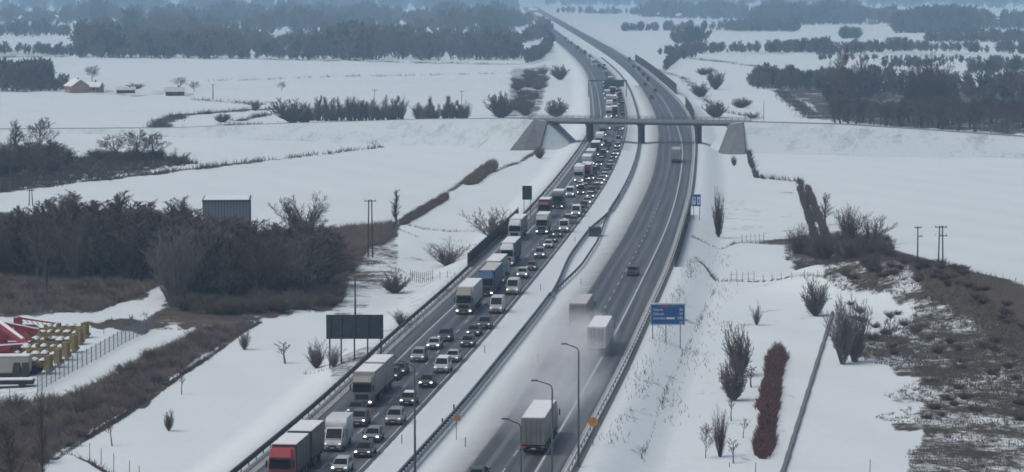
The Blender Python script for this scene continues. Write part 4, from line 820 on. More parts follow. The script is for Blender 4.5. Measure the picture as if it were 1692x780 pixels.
# ------------------------------------------------------------ buildings
def house(name, label, p, w_, d_, hw, hr, wall, roof, rz=0.0, cat='house', snowy=True):
    root = link(name, None, loc=p, rz=rz); tag(root, label, cat)
    mb = MB(); mb.box((0, 0, hw / 2 - .3), (w_, d_, hw + .6))
    mb.add([(-w_ / 2, -d_ / 2, hw), (-w_ / 2, d_ / 2, hw), (-w_ / 2, 0, hw + hr), (w_ / 2, -d_ / 2, hw), (w_ / 2, d_ / 2, hw), (w_ / 2, 0, hw + hr)], [(0, 1, 2), (3, 5, 4)])
    link('wall', mb.mesh('wall', wall), root)
    mb = MB(); e = .5; o = .12
    for s in (-1, 1):
        mb.add([(-w_ / 2 - e, s * (d_ / 2 + e), hw - e * hr / (d_ / 2)), (w_ / 2 + e, s * (d_ / 2 + e), hw - e * hr / (d_ / 2)), (w_ / 2 + e, 0, hw + hr), (-w_ / 2 - e, 0, hw + hr),
                (-w_ / 2 - e, s * (d_ / 2 + e), hw - e * hr / (d_ / 2) + .25), (w_ / 2 + e, s * (d_ / 2 + e), hw - e * hr / (d_ / 2) + .25), (w_ / 2 + e, 0, hw + hr + .25), (-w_ / 2 - e, 0, hw + hr + .25)],
               [(0, 1, 2, 3), (4, 7, 6, 5), (0, 4, 5, 1), (1, 5, 6, 2), (3, 2, 6, 7), (0, 3, 7, 4)])
    rf = link('roof', mb.mesh('roof', roof), root)
    mb = MB(); mb.box((w_ * .2, 0, hw + hr + .3), (.7, .7, 1.3)); link('chimney', mb.mesh('chimney', M_['wood_post']), rf)
    mb = MB(); mb.box((0, 0, 0), (1.1, .1, 1.2)); win = mb.mesh('window', M_['glass'])
    for k in range(max(1, int(w_ / 4))): link('window', win, root, (-w_ / 2 + (k + .7) * w_ / (int(w_ / 4) + .4), -d_ / 2 - .03, hw * .55))
    mb = MB(); mb.box((0, 0, 1.05), (1.1, .1, 2.1)); link('door', mb.mesh('door', M_['wood_post']), root, (w_ * .42, -d_ / 2 - .03, 0))
    return root
PM('tan_wall', (.34, .22, .15), rough=.9, var=.15); PM('dark_wall', (.06, .055, .06), rough=.9); PM('pale_wall', (.40, .38, .34), rough=.9)
p = G(127, 153); house('barn', 'tan walled barn with snowy gable roof beside dark trees in the far left field', p, 11, 9, 3.6, 3.0, M_['tan_wall'], M_['snow'], R(-62), 'barn')
p = G(152, 152); house('farmhouse', 'lower tan farmhouse with snowy roof attached right of the barn', p, 10, 7, 2.8, 2.2, M_['tan_wall'], M_['snow'], R(-12), 'house')
p = G(289, 158); house('cottage', 'small dark cottage with low snow dusted roof in the far left field', p, 9, 6, 2.2, 1.8, M_['dark_wall'], M_['snow_dirty'], R(8))
p = G(62, 142); house('cottage', 'snow roofed cottage half hidden by trees left of the barn', p, 8, 6, 2.5, 2.2, M_['dark_wall'], M_['snow'], R(20))
p = G(208, 154); house('shed', 'low dark shed between the tan farmhouse and the field', p, 9, 5, 1.8, 1.2, M_['dark_wall'], M_['snow_dirty'], R(5), 'shed')
p = G(277, 89); house('farmhouse', 'pale farmhouse with snowy roof at the front edge of the far wood', p, 11, 8, 3.6, 2.8, M_['pale_wall'], M_['snow'], R(-8))
p = G(202, 89); house('farmhouse', 'long low house under snow at the left edge of the far wood', p, 16, 8, 2.4, 1.8, M_['dark_wall'], M_['snow'], R(0))
fh = [(12, 34, 30), (40, 34, 14), (66, 33, 14), (95, 33, 16), (120, 32, 14), (192, 30, 30), (700, 7, 14), (722, 7, 16), (801, 20, 18), (832, 46, 18), (835, 30, 26), (1078, 27, 12), (1090, 27, 10), (1120, 30, 12), (1180, 28, 12), (1205, 30, 12), (1220, 30, 10), (1440, 40, 14), (1475, 38, 16), (1500, 28, 22), (1540, 26, 18), (1570, 27, 14), (1600, 26, 16), (1650, 30, 16), (1020, 18, 20), (880, 20, 18)]
for k, (px, by, wd) in enumerate(fh):
    p = G(px, by); house('village_house', 'tiny snow roofed house in the hazy villages near the horizon', p, wd, 11, 4, 4, M_['pale_wall'] if k % 2 else M_['dark_wall'], M_['snow'], R(rnd(-20, 20)), 'house').__setitem__('group', 'village houses near the horizon')
def hall():
    p = G(374, 397); root = link('flat_roof_hall', None, loc=p, rz=R(4)); tag(root, 'grey panelled flat roofed hall partly hidden behind the left wood', 'building')
    hh = toppx(p, 333); mb = MB(); mb.box((0, 7, hh / 2 - .3), (9.6, 14, hh + .6)); link('wall', mb.mesh('wall', PM('hall_wall', (.29, .32, .335), rough=.8, var=.12)), root)
    mb = MB()
    for k in range(16): mb.box((-4.8 + k * .64, -.05, hh / 2), (.16, .12, hh - .1))
    for k in range(22): mb.box((4.85, .3 + k * .64, hh / 2), (.12, .07, hh - .1))
    link('cladding_ribs', mb.mesh('cladding_ribs', M_['steel']), root)
    mb = MB(); mb.box((0, 7, hh + .14), (10.0, 14.4, .3)); rf = link('roof', mb.mesh('roof', M_['concrete_dark'], bevel=.05), root)
    mb = MB(); mb.box((0, 7, hh + .33), (9.4, 13.8, .12)); link('snow_cap', mb.mesh('snow_cap', M_['snow'], bevel=.04), rf)
    mb = MB(); mb.box((4.92, 7, 1.6), (.12, 3.2, 3.2)); link('door', mb.mesh('door', M_['steel_dark']), root)
hall()

# ------------------------------------------------------------ poles, lamps, signs, fences
def lamp(label, base, h, adx, ady=0):
    root = link('street_lamp', None, loc=base); tag(root, label, 'street lamp')
    mb = MB(); mb.tube((0, 0, -.3), (0, 0, 1.2), .16, .15, 10); mb.tube((0, 0, 1.2), (0, 0, h - .5), .13, .075, 10); link('pole', mb.mesh('pole', M_['lamp_pole'], smooth=False), root)
    mb = MB(); s = 1 if adx > 0 else -1; mb.tube((0, 0, h - .5), (s * .15, 0, h - .15), .065, .06); mb.tube((s * .15, 0, h - .15), (s * .5, 0, h), .06, .06); mb.tube((s * .5, 0, h), (adx * .8, ady * .8, h + .28), .06, .05); link('arm', mb.mesh('arm', M_['lamp_pole']), root)
    mb = MB(); mb.box((adx * .9, ady * .9, h + .31), (.75, .30, .14), taper=(.8, .7)); link('lamp_head', mb.mesh('lamp_head', M_['lamp_pole'], bevel=.03), root)
    mb = MB(); mb.box((0, 0, .0), (.5, .5, .3)); link('footing', mb.mesh('footing', M_['concrete'], bevel=.02), root)
for px, ty, arm, lab in ((957, 573, -1.65, 'farthest street lamp on the right shoulder, beside the spray cloud'), (913, 634, -1.85, 'middle street lamp on the right side, its pole crossing the pale truck'), (861, 698, -1.5, 'nearest street lamp, its arm reaching left of the pale truck')):
    # height 13 m: find the distance where a 13 m pole reaches that row
    y = 250.0
    for _ in range(40):
        dx, dy, dz = ray(px, ty); y = (H - 12.7) / (-dz / dy); 
    x = (px - CX) / F * y; lamp(lab, (x, y, 0), 12.7, arm)
dx, dy, dz = ray(685, 602); y = (H - 12) / (-dz / dy); lamp('street lamp in the snowy median between queue and guardrail', ((684 - CX) / F * y, y, 0), 12, -1.6)
def sign(name, label, pxs, base_rows, x0, x1, y0, y1, front, back, cat, frontside=True, extra=None, lattice=0, yref=None):
    """panel spanning picture columns x0..x1, rows y0..y1, on posts at columns pxs with feet on given rows"""
    P = [G(a, b) for a, b in zip(pxs, base_rows)]; y = yref or sum(p.y for p in P) / len(P)
    s = F / y; X0, X1 = (x0 - CX) / s, (x1 - CX) / s
    Zt = H + ray(CX, y0)[2] / ray(CX, y0)[1] * y; Zb = H + ray(CX, y1)[2] / ray(CX, y1)[1] * y
    cx = (X0 + X1) / 2; root = link(name, None, loc=(cx, y, float(hgt(cx, y)))); tag(root, label, cat); z0 = root.location.z
    mb = MB(); mb.box((0, 0, (Zt + Zb) / 2 - z0), (X1 - X0, .10, Zt - Zb)); link('panel', mb.mesh('panel', front, bevel=.02), root)
    mb = MB(); t = .14; h = Zt - Zb
    if frontside:
        for (a, b, c_, d_) in ((0, (Zt - .10), X1 - X0 - .1, .06), (0, Zb + .10, X1 - X0 - .1, .06)): mb.box((a, -.055, b - z0), (c_, .02, d_))
        for s_ in (-1, 1): mb.box((s_ * ((X1 - X0) / 2 - .08), -.055, (Zt + Zb) / 2 - z0), (.06, .02, h - .26))
        link('border', mb.mesh('border', M_['sign_white']), root)
    else:
        n = max(3, int(h / .45))
        for k in range(n): mb.box((0, -.08, Zb - z0 + h * (k + .5) / n), (X1 - X0 - .1, .07, .06))
        link('stiffener', mb.mesh('stiffener', M_['steel_dark']), root)
    for px, p in zip(pxs, P):
        xx = (px - CX) / s; zg = float(hgt(xx, y)); mb = MB(); yo = .14 if frontside else -.2
        mb.box((xx - cx, yo, (Zt - .1 + zg) / 2 - z0 - .1), (.20 if len(pxs) > 3 else .13, .16, Zt - zg)); link('post', mb.mesh('post', M_['steel_dark' if not frontside else 'steel']), root)
    return root, (X0 - cx, X1 - cx, Zb - z0, Zt - z0)
def text(root, s, size, loc, m, name='lettering', align='LEFT'):
    cu = bpy.data.curves.new(name, 'FONT'); cu.body = s; cu.size = size; cu.extrude = .01; cu.align_x = align; tmp = bpy.data.objects.new('tmp', cu); COL.objects.link(tmp)
    dg = bpy.context.evaluated_depsgraph_get(); me = bpy.data.meshes.new_from_object(tmp.evaluated_get(dg)); me.name = name; me.materials.clear(); me.materials.append(m)
    bpy.data.objects.remove(tmp); o = link(name, me, root, loc); o.rotation_euler = (math.pi / 2, 0, 0); return o
sign('reverse_sign', 'large dark grey back of a motorway sign on five posts left of the queue', (543, 562, 584, 606, 628), (598, 612, 604, 596, 588), 537, 632, 520, 560, M_['panel_back'], None, 'road sign', False)
sign('reverse_sign', 'small dark grey sign back on two posts beside the queue in mid distance', (866, 877), (360, 358), 863, 879, 307, 330, M_['panel_back'], None, 'road sign', False)
r, (a, b, c_, d_) = sign('direction_sign', 'large blue direction sign with white lines of text on three posts', (1080, 1102, 1126), (560, 572, 586), 1076, 1134, 502, 537, M_['blue_sign'], None, 'road sign', True, yref=412)
Hs = d_ - c_; Ws = b - a
for k, (l, rt) in enumerate((('Gdynia', '36'), ('Gdansk', '29'), ('Lotnisko', '340'), ('', '15'))):
    z = c_ + Hs * (.72 - k * .20) - .14
    if l: text(r, l, .52, (a + .35, -.075, z), M_['sign_white'])
    text(r, rt, .52, (b - .35, -.075, z), M_['sign_white'], align='RIGHT')
mb = MB(); mb.box((a + Ws * .40, -.075, d_ - .33), (Ws * .24, .02, .26)); link('route_badge', mb.mesh('route_badge', M_['sign_red']), r)
mb = MB(); mb.box((a + Ws * .64, -.075, d_ - .33), (Ws * .14, .02, .26)); link('route_badge', mb.mesh('route_badge', M_['sign_green']), r)
mb = MB(); mb.box((a + Ws * .58, -.075, c_ + Hs * .32), (Ws * .24, .02, .26)); link('pictogram_plate', mb.mesh('pictogram_plate', M_['sign_white']), r)
mb = MB(); mb.box((0, .05, d_ + .06), (Ws, .2, .12)); link('snow_cap', mb.mesh('snow_cap', M_['snow']), r)
r, (a, b, c_, d_) = sign('service_sign', 'small square blue sign with pale pictogram panel beside the right shoulder', (1147, 1157), (371, 377), 1144, 1159, 321, 341, M_['blue_sign'], None, 'road sign', True, yref=628)
mb = MB()
for q in (-.26, .26): mb.box(((a + b) / 2 + q * (b - a) * .95, -.075, (c_ + d_) / 2 - .1), ((b - a) * .34, .02, (d_ - c_) * .62))
link('pictogram_plate', mb.mesh('pictogram_plate', M_['sign_white']), r)
mb = MB(); mb.box((a + .75 * (b - a), -.09, (c_ + d_) / 2 - .1), ((b - a) * .12, .02, (d_ - c_) * .3)); mb.box((a + .27 * (b - a), -.09, (c_ + d_) / 2 + .2), ((b - a) * .14, .02, (d_ - c_) * .2)); link('pictogram', mb.mesh('pictogram', M_['blue_sign']), r)
# gantry panel over the far queue
def gantry():
    y = 1340.0; s = F / y; x0, x1 = (998 - CX) / s, (1031 - CX) / s; xa, xb = float(cL0(y)) - 1.0, float(cL1(y)) + 1.2
    z1 = H + ray(CX, 132)[2] / ray(CX, 132)[1] * y; z0 = H + ray(CX, 143)[2] / ray(CX, 143)[1] * y
    root = link('sign_gantry', None, loc=((xa + xb) / 2, y, 0)); tag(root, 'dark sign gantry spanning the jammed queue beyond the overpass', 'sign gantry'); cx = root.location.x
    for x in (xa, xb): mb = MB(); mb.box((x - cx, .4, z1 / 2), (.35, .35, z1)); link('post', mb.mesh('post', M_['steel_dark']), root)
    mb = MB(); mb.box(((xa + xb) / 2 - cx, .4, z1 - .4), (xb - xa, .5, .5)); link('beam', mb.mesh('beam', M_['steel_dark']), root)
    mb = MB(); mb.box(((x0 + x1) / 2 - cx, 0, (z0 + z1) / 2), (x1 - x0, .15, z1 - z0)); link('panel', mb.mesh('panel', M_['panel_back'], bevel=.03), root)
gantry()
def round_sign(label, px, by, cy, rad, m, tri=False, name='round_sign'):
    p = G(px, by); s = F / p.y; z = toppx(p, cy); root = link(name, None, loc=p); tag(root, label, 'road sign')
    mb = MB(); mb.tube((0, .06, -.3), (0, .06, z), .045); link('post', mb.mesh('post', M_['steel']), root)
    if tri: mb = MB(); mb.add([(-rad, 0, z - rad * .7), (rad, 0, z - rad * .7), (rad * .9, 0, z + rad * .5), (0, 0, z + rad), (-rad, .05, z - rad * .7), (rad, .05, z - rad * .7), (rad * .9, .05, z + rad * .5), (0, .05, z + rad)], [(0, 1, 2, 3), (7, 6, 5, 4), (0, 4, 5, 1), (1, 5, 6, 2), (2, 6, 7, 3), (3, 7, 4, 0)]); link('panel', mb.mesh('panel', m), root)
    else:
        mb = MB(); mb.tube((0, -.03, z), (0, .03, z), rad, n=24); link('panel', mb.mesh('panel', m), root)
        mb = MB(); mb.tube((0, -.045, z + .1), (0, -.03, z + .1), rad * .45, n=20); link('inner_disc', mb.mesh('inner_disc', M_['orange_dull']), root)
round_sign('round orange sign on a thin post beside the right guardrail', 980, 737, 697, .55, M_['orange'])
round_sign('dull orange pointed sign plate on a thin post in the median', 754, 727, 690, .50, M_['orange_dull'], True, 'warning_sign')
for k, (px, by, h, lab) in enumerate(((750, 683, .95, 'farther of two short dark posts in the median by the orange plate'), (731, 704, .8, 'nearer of two short dark posts in the median by the orange plate'))):
    p = G(px, by); mb = MB(); mb.box((0, 0, h / 2), (.2, .12, h + .1), taper=(.85, .85)); mb.box((0, 0, h + .03), (.24, .16, .1)); o = link('marker_post', mb.mesh('marker_post', M_['wood_post'], bevel=.015), loc=p); tag(o, lab, 'post')
for px, by in ((664, 733), (801, 583), (769, 738), (889, 597), (960, 470), (893, 480), (950, 400), (1022, 335)):
    p = G(px, by); mb = MB(); mb.box((0, 0, .5), (.11, .09, 1.1), taper=(.8, .8)); mb.box((0, -.05, .8), (.08, .012, .18)); o = link('delineator_post', mb.mesh('delineator_post', M_['steel']), loc=p); tag(o, 'thin pale grey marker post standing in the snowy median', 'post', 'marker posts in the median')
def cabinet():
    p = G(983, 390); mb = MB(); mb.box((0, 0, .8), (2.4, 3.6, 1.7)); mb.box((0, -.02, 1.72), (2.6, 3.9, .15)); o = link('median_cabinet', mb.mesh('median_cabinet', M_['steel_dark'], bevel=.04), loc=p); tag(o, 'dark low cabinet enclosed where the median guardrail splits', 'cabinet')
cabinet()
def upole(label, px, by, ty, r=.16, arms=1, twin=False, wdt=1.6):
    p = G(px, by); h = toppx(p, ty); root = link('utility_pole', None, loc=p); tag(root, label, 'utility pole')
    mb = MB()
    for s in ((-.45, .45) if twin else (0,)): mb.tube((s, 0, -.3), (s * (.6 if twin else 1), 0, h), r, r * .7)
    link('pole', mb.mesh('pole', M_['wood_post']), root)
    for k in range(arms):
        mb = MB(); z = h - .25 - k * 1.6; mb.box((0 if k == 0 else .5, -.1, z), (wdt if k == 0 else wdt * .6, .14, .16)); cr = link('crossarm', mb.mesh('crossarm', M_['wood_post']), root)
        mb = MB()
        for s in (-.45, 0, .45): mb.tube((s * wdt, -.1, z + .08), (s * wdt, -.1, z + .35), .06, .05)
        link('insulator', mb.mesh('insulator', M_['steel']), cr)
upole('twin wooden utility pole with crossarm rising from the left wood edge', 612, 425, 330, .15, 1, True, 2.2)
upole('single leaning dark utility pole near the big sign back', 587, 520, 460, .16, 0)
upole('left and shorter of two utility poles on the right ridge', 1516, 437, 374, .15, 2, False, 1.3)
upole('right and taller twin utility pole on the right ridge', 1554, 452, 373, .15, 2, True, 2.2)
upole('thin distant utility pole in the field left of the tree row', 352, 165, 139, .25, 1, False, 1.6)
upole('distant utility pole rising over the middle of the tree row', 619, 188, 148, .14, 1, False, 2)
upole('distant utility pole over the right end of the tree row', 763, 192, 150, .14, 1, False, 2)
upole('small pair pole by the far left end of the field strip', 51, 340, 313, .14, 1, True, 1.8)
upole('thin pole standing behind the right end of the overpass', 1262, 198, 166, .13, 0)
for k, (px, by, ty) in enumerate(((148, 765, 733), (167, 768, 741), (188, 790, 750), (214, 795, 762), (230, 800, 770), (1248, 800, 765), (1205, 772, 765), (1437, 800, 760))):
    p = G(px, by); h = max(.5, toppx(p, ty)); mb = MB(); mb.tube((0, 0, -.2), (.03, 0, h), .045, .035); mb.tube((0, 0, h), (.03, 0, h + .05), .055, .03)
    o = link('stake', mb.mesh('stake', M_['wood_post']), loc=p); tag(o, 'thin wooden stake in the snow near the bottom edge', 'stake', 'thin stakes in the snow')
def fence(name, label, pts, h, m, sp, mesh_rows=7, cat='fence', pale=.05, bars=True):
    P = [G(*q) for q in pts]; root = link(name, None, loc=P[0]); tag(root, label, cat); o0 = P[0]
    L = [0]
    for a_, b_ in zip(P[:-1], P[1:]): L.append(L[-1] + (b_ - a_).length)
    n = min(95, max(1, int(L[-1] / sp))); q = []
    for k in range(n + 1):
        t = L[-1] * k / n; x = float(np.interp(t, L, [p.x for p in P])); y = float(np.interp(t, L, [p.y for p in P])); q.append(Vector((x, y, float(hgt(x, y)))) - o0)
    mb = MB(); mb.box((0, 0, h / 2), (.08, .08, h + .1)); pme = mb.mesh('post', m)
    for p in q: link('post', pme, root, p)
    for k, (a_, b_) in enumerate(zip(q[:-1], q[1:])):
        mb = MB()
        for j in range(mesh_rows): z = h * (j + .5) / mesh_rows; mb.tube(a_ + Vector((0, 0, z)), b_ + Vector((0, 0, z)), pale * .5, n=4)
        if bars:
            nb = 5
            for j in range(nb): c = a_.lerp(b_, (j + .5) / nb); mb.box((c.x, c.y, c.z + h / 2), (pale, pale, h * .96))
        link('panel', mb.mesh('panel', m), root)
PM('fence_steel', (.17, .20, .24), rough=.6, metal=.2, var=.1)
fence('panel_fence', 'blue grey steel panel fence running diagonally in front of the machinery yard', [(62, 650), (120, 615), (190, 577), (251, 545)], 2.3, M_['fence_steel'], 2.6, 4, pale=.035)
fence('wire_fence', 'thin wire fence behind the machinery yard', [(133, 553), (180, 552), (235, 548)], 1.4, M_['steel'], 3.0, 2, pale=.03, bars=False)
fence('wire_fence', 'thin wire fence in front of the yard at the left edge', [(-30, 664), (0, 660), (62, 650)], 1.6, M_['steel'], 3.0, 3, pale=.03, bars=False)
fence('fence_gate', 'wire gate frame in the snow left of the queue', [(678, 464), (715, 464)], 1.9, M_['steel_dark'], .9, 2, 'gate', .04, False)
fence('fence_gate', 'nearer wire gate frame on the right, below the other one', [(1208, 466), (1246, 465)], 1.8, M_['steel_dark'], 1.0, 2, 'gate', .04, False)
fence('fence_gate', 'farther wire gate frame on the right near the ditch', [(1226, 402), (1262, 400)], 1.8, M_['steel_dark'], 1.0, 2, 'gate', .04, False)
fence('wire_fence', 'long wire fence along the foot of the right verge', [(1246, 466), (1300, 463), (1372, 462)], 1.3, M_['steel_dark'], 3.4, 2, pale=.025, bars=False)
fence('wire_fence', 'long wire fence from the gate to the right ditch', [(1262, 400), (1300, 399), (1340, 398)], 1.3, M_['steel_dark'], 3.6, 2, pale=.025, bars=False)
fence('wire_fence', 'wire fence between the left gate and the queue', [(715, 464), (760, 464), (775, 460)], 1.2, M_['steel_dark'], 3.2, 2, pale=.025, bars=False)
def drain():
    a_, b_ = (1291, 790), (1376, 518); secs = []; P0 = G(*a_)
    for k in range(40):
        t = k / 39; px = a_[0] + (b_[0] - a_[0]) * t; p = G(px, a_[1] + (b_[1] - a_[1]) * t) - P0; w_ = .55 + .08 * math.sin(k * 1.7); hh = .38 + .06 * math.sin(k * 2.9)
        secs.append([(p.x - w_ / 2, p.y, p.z - .1), (p.x - w_ / 2 * .8, p.y, p.z + hh), (p.x + w_ / 2 * .8, p.y, p.z + hh), (p.x + w_ / 2, p.y, p.z - .1)])
    mb = MB(); mb.loft(secs); o = link('kerb_wall', mb.mesh('kerb_wall', M_['concrete']), loc=P0); tag(o, 'low straight grey kerb wall crossing the snow on the right', 'wall')
drain()

# ------------------------------------------------------------ vehicles
def front_quad(w0, w1, y0, y1, z0, z1, s): # windscreen-like quad seen from +y (s=1) or -y (s=-1)
    q = [(-w0, y0, z0), (w0, y0, z0), (w1, y1, z1), (-w1, y1, z1)]
    return q if s < 0 else [q[1], q[0], q[3], q[2]]
CACHE = {}
def car_parts(kind, col, lights, snow):
    """list of (part name, mesh, location, sub-parts)"""
    key = ('car', kind, col, lights, snow)
    if key in CACHE: return CACHE[key]
    K = {'hatch': dict(L=4.1, W=1.78, zt=1.48, belt=.93, hood=.98, a=.62, b=1.55, r0=.35, r1=-1.55, tail=-1.95, nose=2.05),
         'sedan': dict(L=4.6, W=1.82, zt=1.44, belt=.92, hood=.95, a=.62, b=1.5, r0=.35, r1=-1.15, tail=-1.75, nose=2.3),
         'suv': dict(L=4.5, W=1.88, zt=1.70, belt=1.08, hood=1.12, a=.62, b=1.5, r0=.35, r1=-1.85, tail=-2.1, nose=2.25),
         'van': dict(L=5.4, W=2.05, zt=2.45, belt=1.30, hood=1.25, a=.9, b=2.0, r0=1.05, r1=-2.55, tail=-2.68, nose=2.7),
         'minivan': dict(L=4.7, W=1.92, zt=1.92, belt=1.12, hood=1.14, a=.75, b=1.7, r0=.75, r1=-2.1, tail=-2.25, nose=2.35)}[kind]
    W2 = K['W'] / 2; n_, t_ = K['nose'], -K['L'] + K['nose']; zb = .24; belt = K['belt']; hood = K['hood']
    pm = paint(col); P = []
    def sec(y, w_, z0, zs, zt): return [(-w_ * .93, y, z0), (w_ * .93, y, z0), (w_, y, z0 + .18), (w_ * 1.0, y, zs), (w_ * .92, y, zt - .03), (w_ * .55, y, zt), (-w_ * .55, y, zt), (-w_ * .92, y, zt - .03), (-w_ * 1.0, y, zs), (-w_, y, z0 + .18)]
    mb = MB()
    mb.loft([sec(n_, W2 * .80, .34, .52, hood * .66), sec(n_ - .12, W2 * .93, .27, .60, hood * .78), sec(n_ - .45, W2 * .99, zb, .7, hood * .90), sec(K['b'] - .05, W2, zb, .78, hood), sec(K['r0'], W2, zb, .82, belt + .03), sec(K['r1'], W2, zb, .85, belt + .04), sec(t_ + .3, W2 * .98, zb, .82, belt), sec(t_, W2 * .88, .36, .66, belt * .86)])
    # cabin: body-coloured frame
    wb, wt = W2 * .93, W2 * .76; zt = K['zt']
    base = [(-wb, K['tail'] + .05, belt), (wb, K['tail'] + .05, belt), (wb, K['b'] - .02, belt), (-wb, K['b'] - .02, belt)]
    r1y = K['r1']; top = [(-wt, r1y, zt - .05), (wt, r1y, zt - .05), (wt, K['r0'], zt - .05), (-wt, K['r0'], zt - .05)]
    if kind == 'van': wt = W2 * .88; top = [(-wt, r1y, zt - .05), (wt, r1y, zt - .05), (wt, K['r0'], zt - .05), (-wt, K['r0'], zt - .05)]
    mb.add(base + top, [(0, 1, 5, 4), (1, 2, 6, 5), (2, 3, 7, 6), (3, 0, 4, 7), (4, 5, 6, 7)])
    P.append(('body', mb.mesh('body', pm), (0, 0, 0), []))
    mb = MB(); cy_ = (r1y + K['r0']) / 2; ll = abs(r1y - K['r0']); mb.box((0, cy_, zt - .02), (wt * 2 * .98, ll * 1.0, .07), taper=(.9, .94)); P.append(('roof', mb.mesh('roof', M_['snow'] if snow else pm, bevel=.02), (0, 0, 0), []))
    mb = MB(); mb.panel([base[2], base[3], top[3], top[2]], .90, .86, .012, .02); P.append(('windscreen', mb.mesh('windscreen', M_['glass']), (0, 0, 0), []))
    mb = MB(); mb.panel([base[0], base[1], top[1], top[0]], .84, .74, .012, .02); P.append(('rear_window', mb.mesh('rear_window', M_['glass']), (0, 0, 0), []))
    for a_, b_, c_, d_ in ((1, 2, 2, 1), (3, 0, 0, 3)):
        if kind == 'van':
            y0, y1 = (K['r0'] - .25, K['b'] - .35); s = 1 if a_ == 1 else -1
            q = [(s * wb, y0, belt + .05), (s * wb, y1, belt + .05), (s * (wb + wt) / 2, (y1 + K['r0']) / 2, belt + .62), (s * (wb + wt) / 2, y0, belt + .62)]
            if s < 0: q = [q[1], q[0], q[3], q[2]]
            mb = MB(); mb.panel(q, .95, .95, .02, .03)
        else: mb = MB(); mb.panel([base[a_], base[b_], top[c_], top[d_]], .88, .74, .012, .02)
        P.append(('side_window', mb.mesh('side_window', M_['glass']), (0, 0, 0), []))
    mb = MB(); mb.box((0, n_ - .01, .60), (W2 * .85, .08, .20), taper=(.95, 1)); mb.box((0, n_ - .01, .40), (W2 * 1.35, .10, .14)); P.append(('grille', mb.mesh('grille', M_['black_trim']), (0, 0, 0), []))
    mb = MB(); mb.box((0, n_ + .035, .48), (.46, .02, .11)); P.append(('licence_plate', mb.mesh('licence_plate', M_['plate']), (0, 0, 0), []))
    for s in (-1, 1):
        mb = MB(); mb.box((s * W2 * .76, n_ - .13, hood * .72), (.30, .22, .15), taper=(.9, .7)); P.append(('headlight', mb.mesh('headlight', M_['headlight'] if lights == 2 or (lights == 1 and s == 1) else M_['headlight_dim'], bevel=.02), (0, 0, 0), []))
        mb = MB(); mb.box((s * W2 * .82, t_ + .06, belt * .80), (.24, .16, .20), taper=(.9, .8)); P.append(('tail_light', mb.mesh('tail_light', M_['taillight'], bevel=.02), (0, 0, 0), []))
        mb = MB(); mb.box((s * (W2 + .09), K['b'] - .35, belt + .08), (.2, .12, .14)); P.append(('mirror', mb.mesh('mirror', pm if col in ('black', 'white') else M_['black_trim'], bevel=.02), (0, 0, 0), []))
    for y in (n_ - .82, t_ + .85):
        for s in (-1, 1):
            mb = MB(); mb.tube((-.11, 0, 0), (.11, 0, 0), .33, n=16); t = mb.mesh('tyre', M_['rubber']); mb = MB(); mb.tube((-.12, 0, 0), (.12, 0, 0), .2, n=12); rm = mb.mesh('rim', M_['rim'])
            P.append(('wheel', t, (s * (W2 - .06), y, .33), [('rim', rm)]))
    CACHE[key] = P; return P
def instance(name, parts, p, rz, label, cat, group=None, scale=1.0):
    root = link(name, None, loc=p, rz=rz); root.scale = (scale,) * 3; tag(root, label, cat, group)
    for pn, me, loc, subs in parts:
        o = link(pn, me, root, loc)
        for sn, sm in subs: link(sn, sm, o)
    return root
def wheels(P, xs, ys, r=.5, w_=.3):
    mb = MB(); mb.tube((-w_ / 2, 0, 0), (w_ / 2, 0, 0), r, n=18); t = mb.mesh('tyre', M_['rubber']); mb = MB(); mb.tube((-w_ / 2 - .01, 0, 0), (w_ / 2 + .01, 0, 0), r * .55, n=14); rm = mb.mesh('rim', M_['rim'])
    for y in ys:
        for s in (-1, 1): P.append(('wheel', t, (s * xs, y, r), [('rim', rm)]))
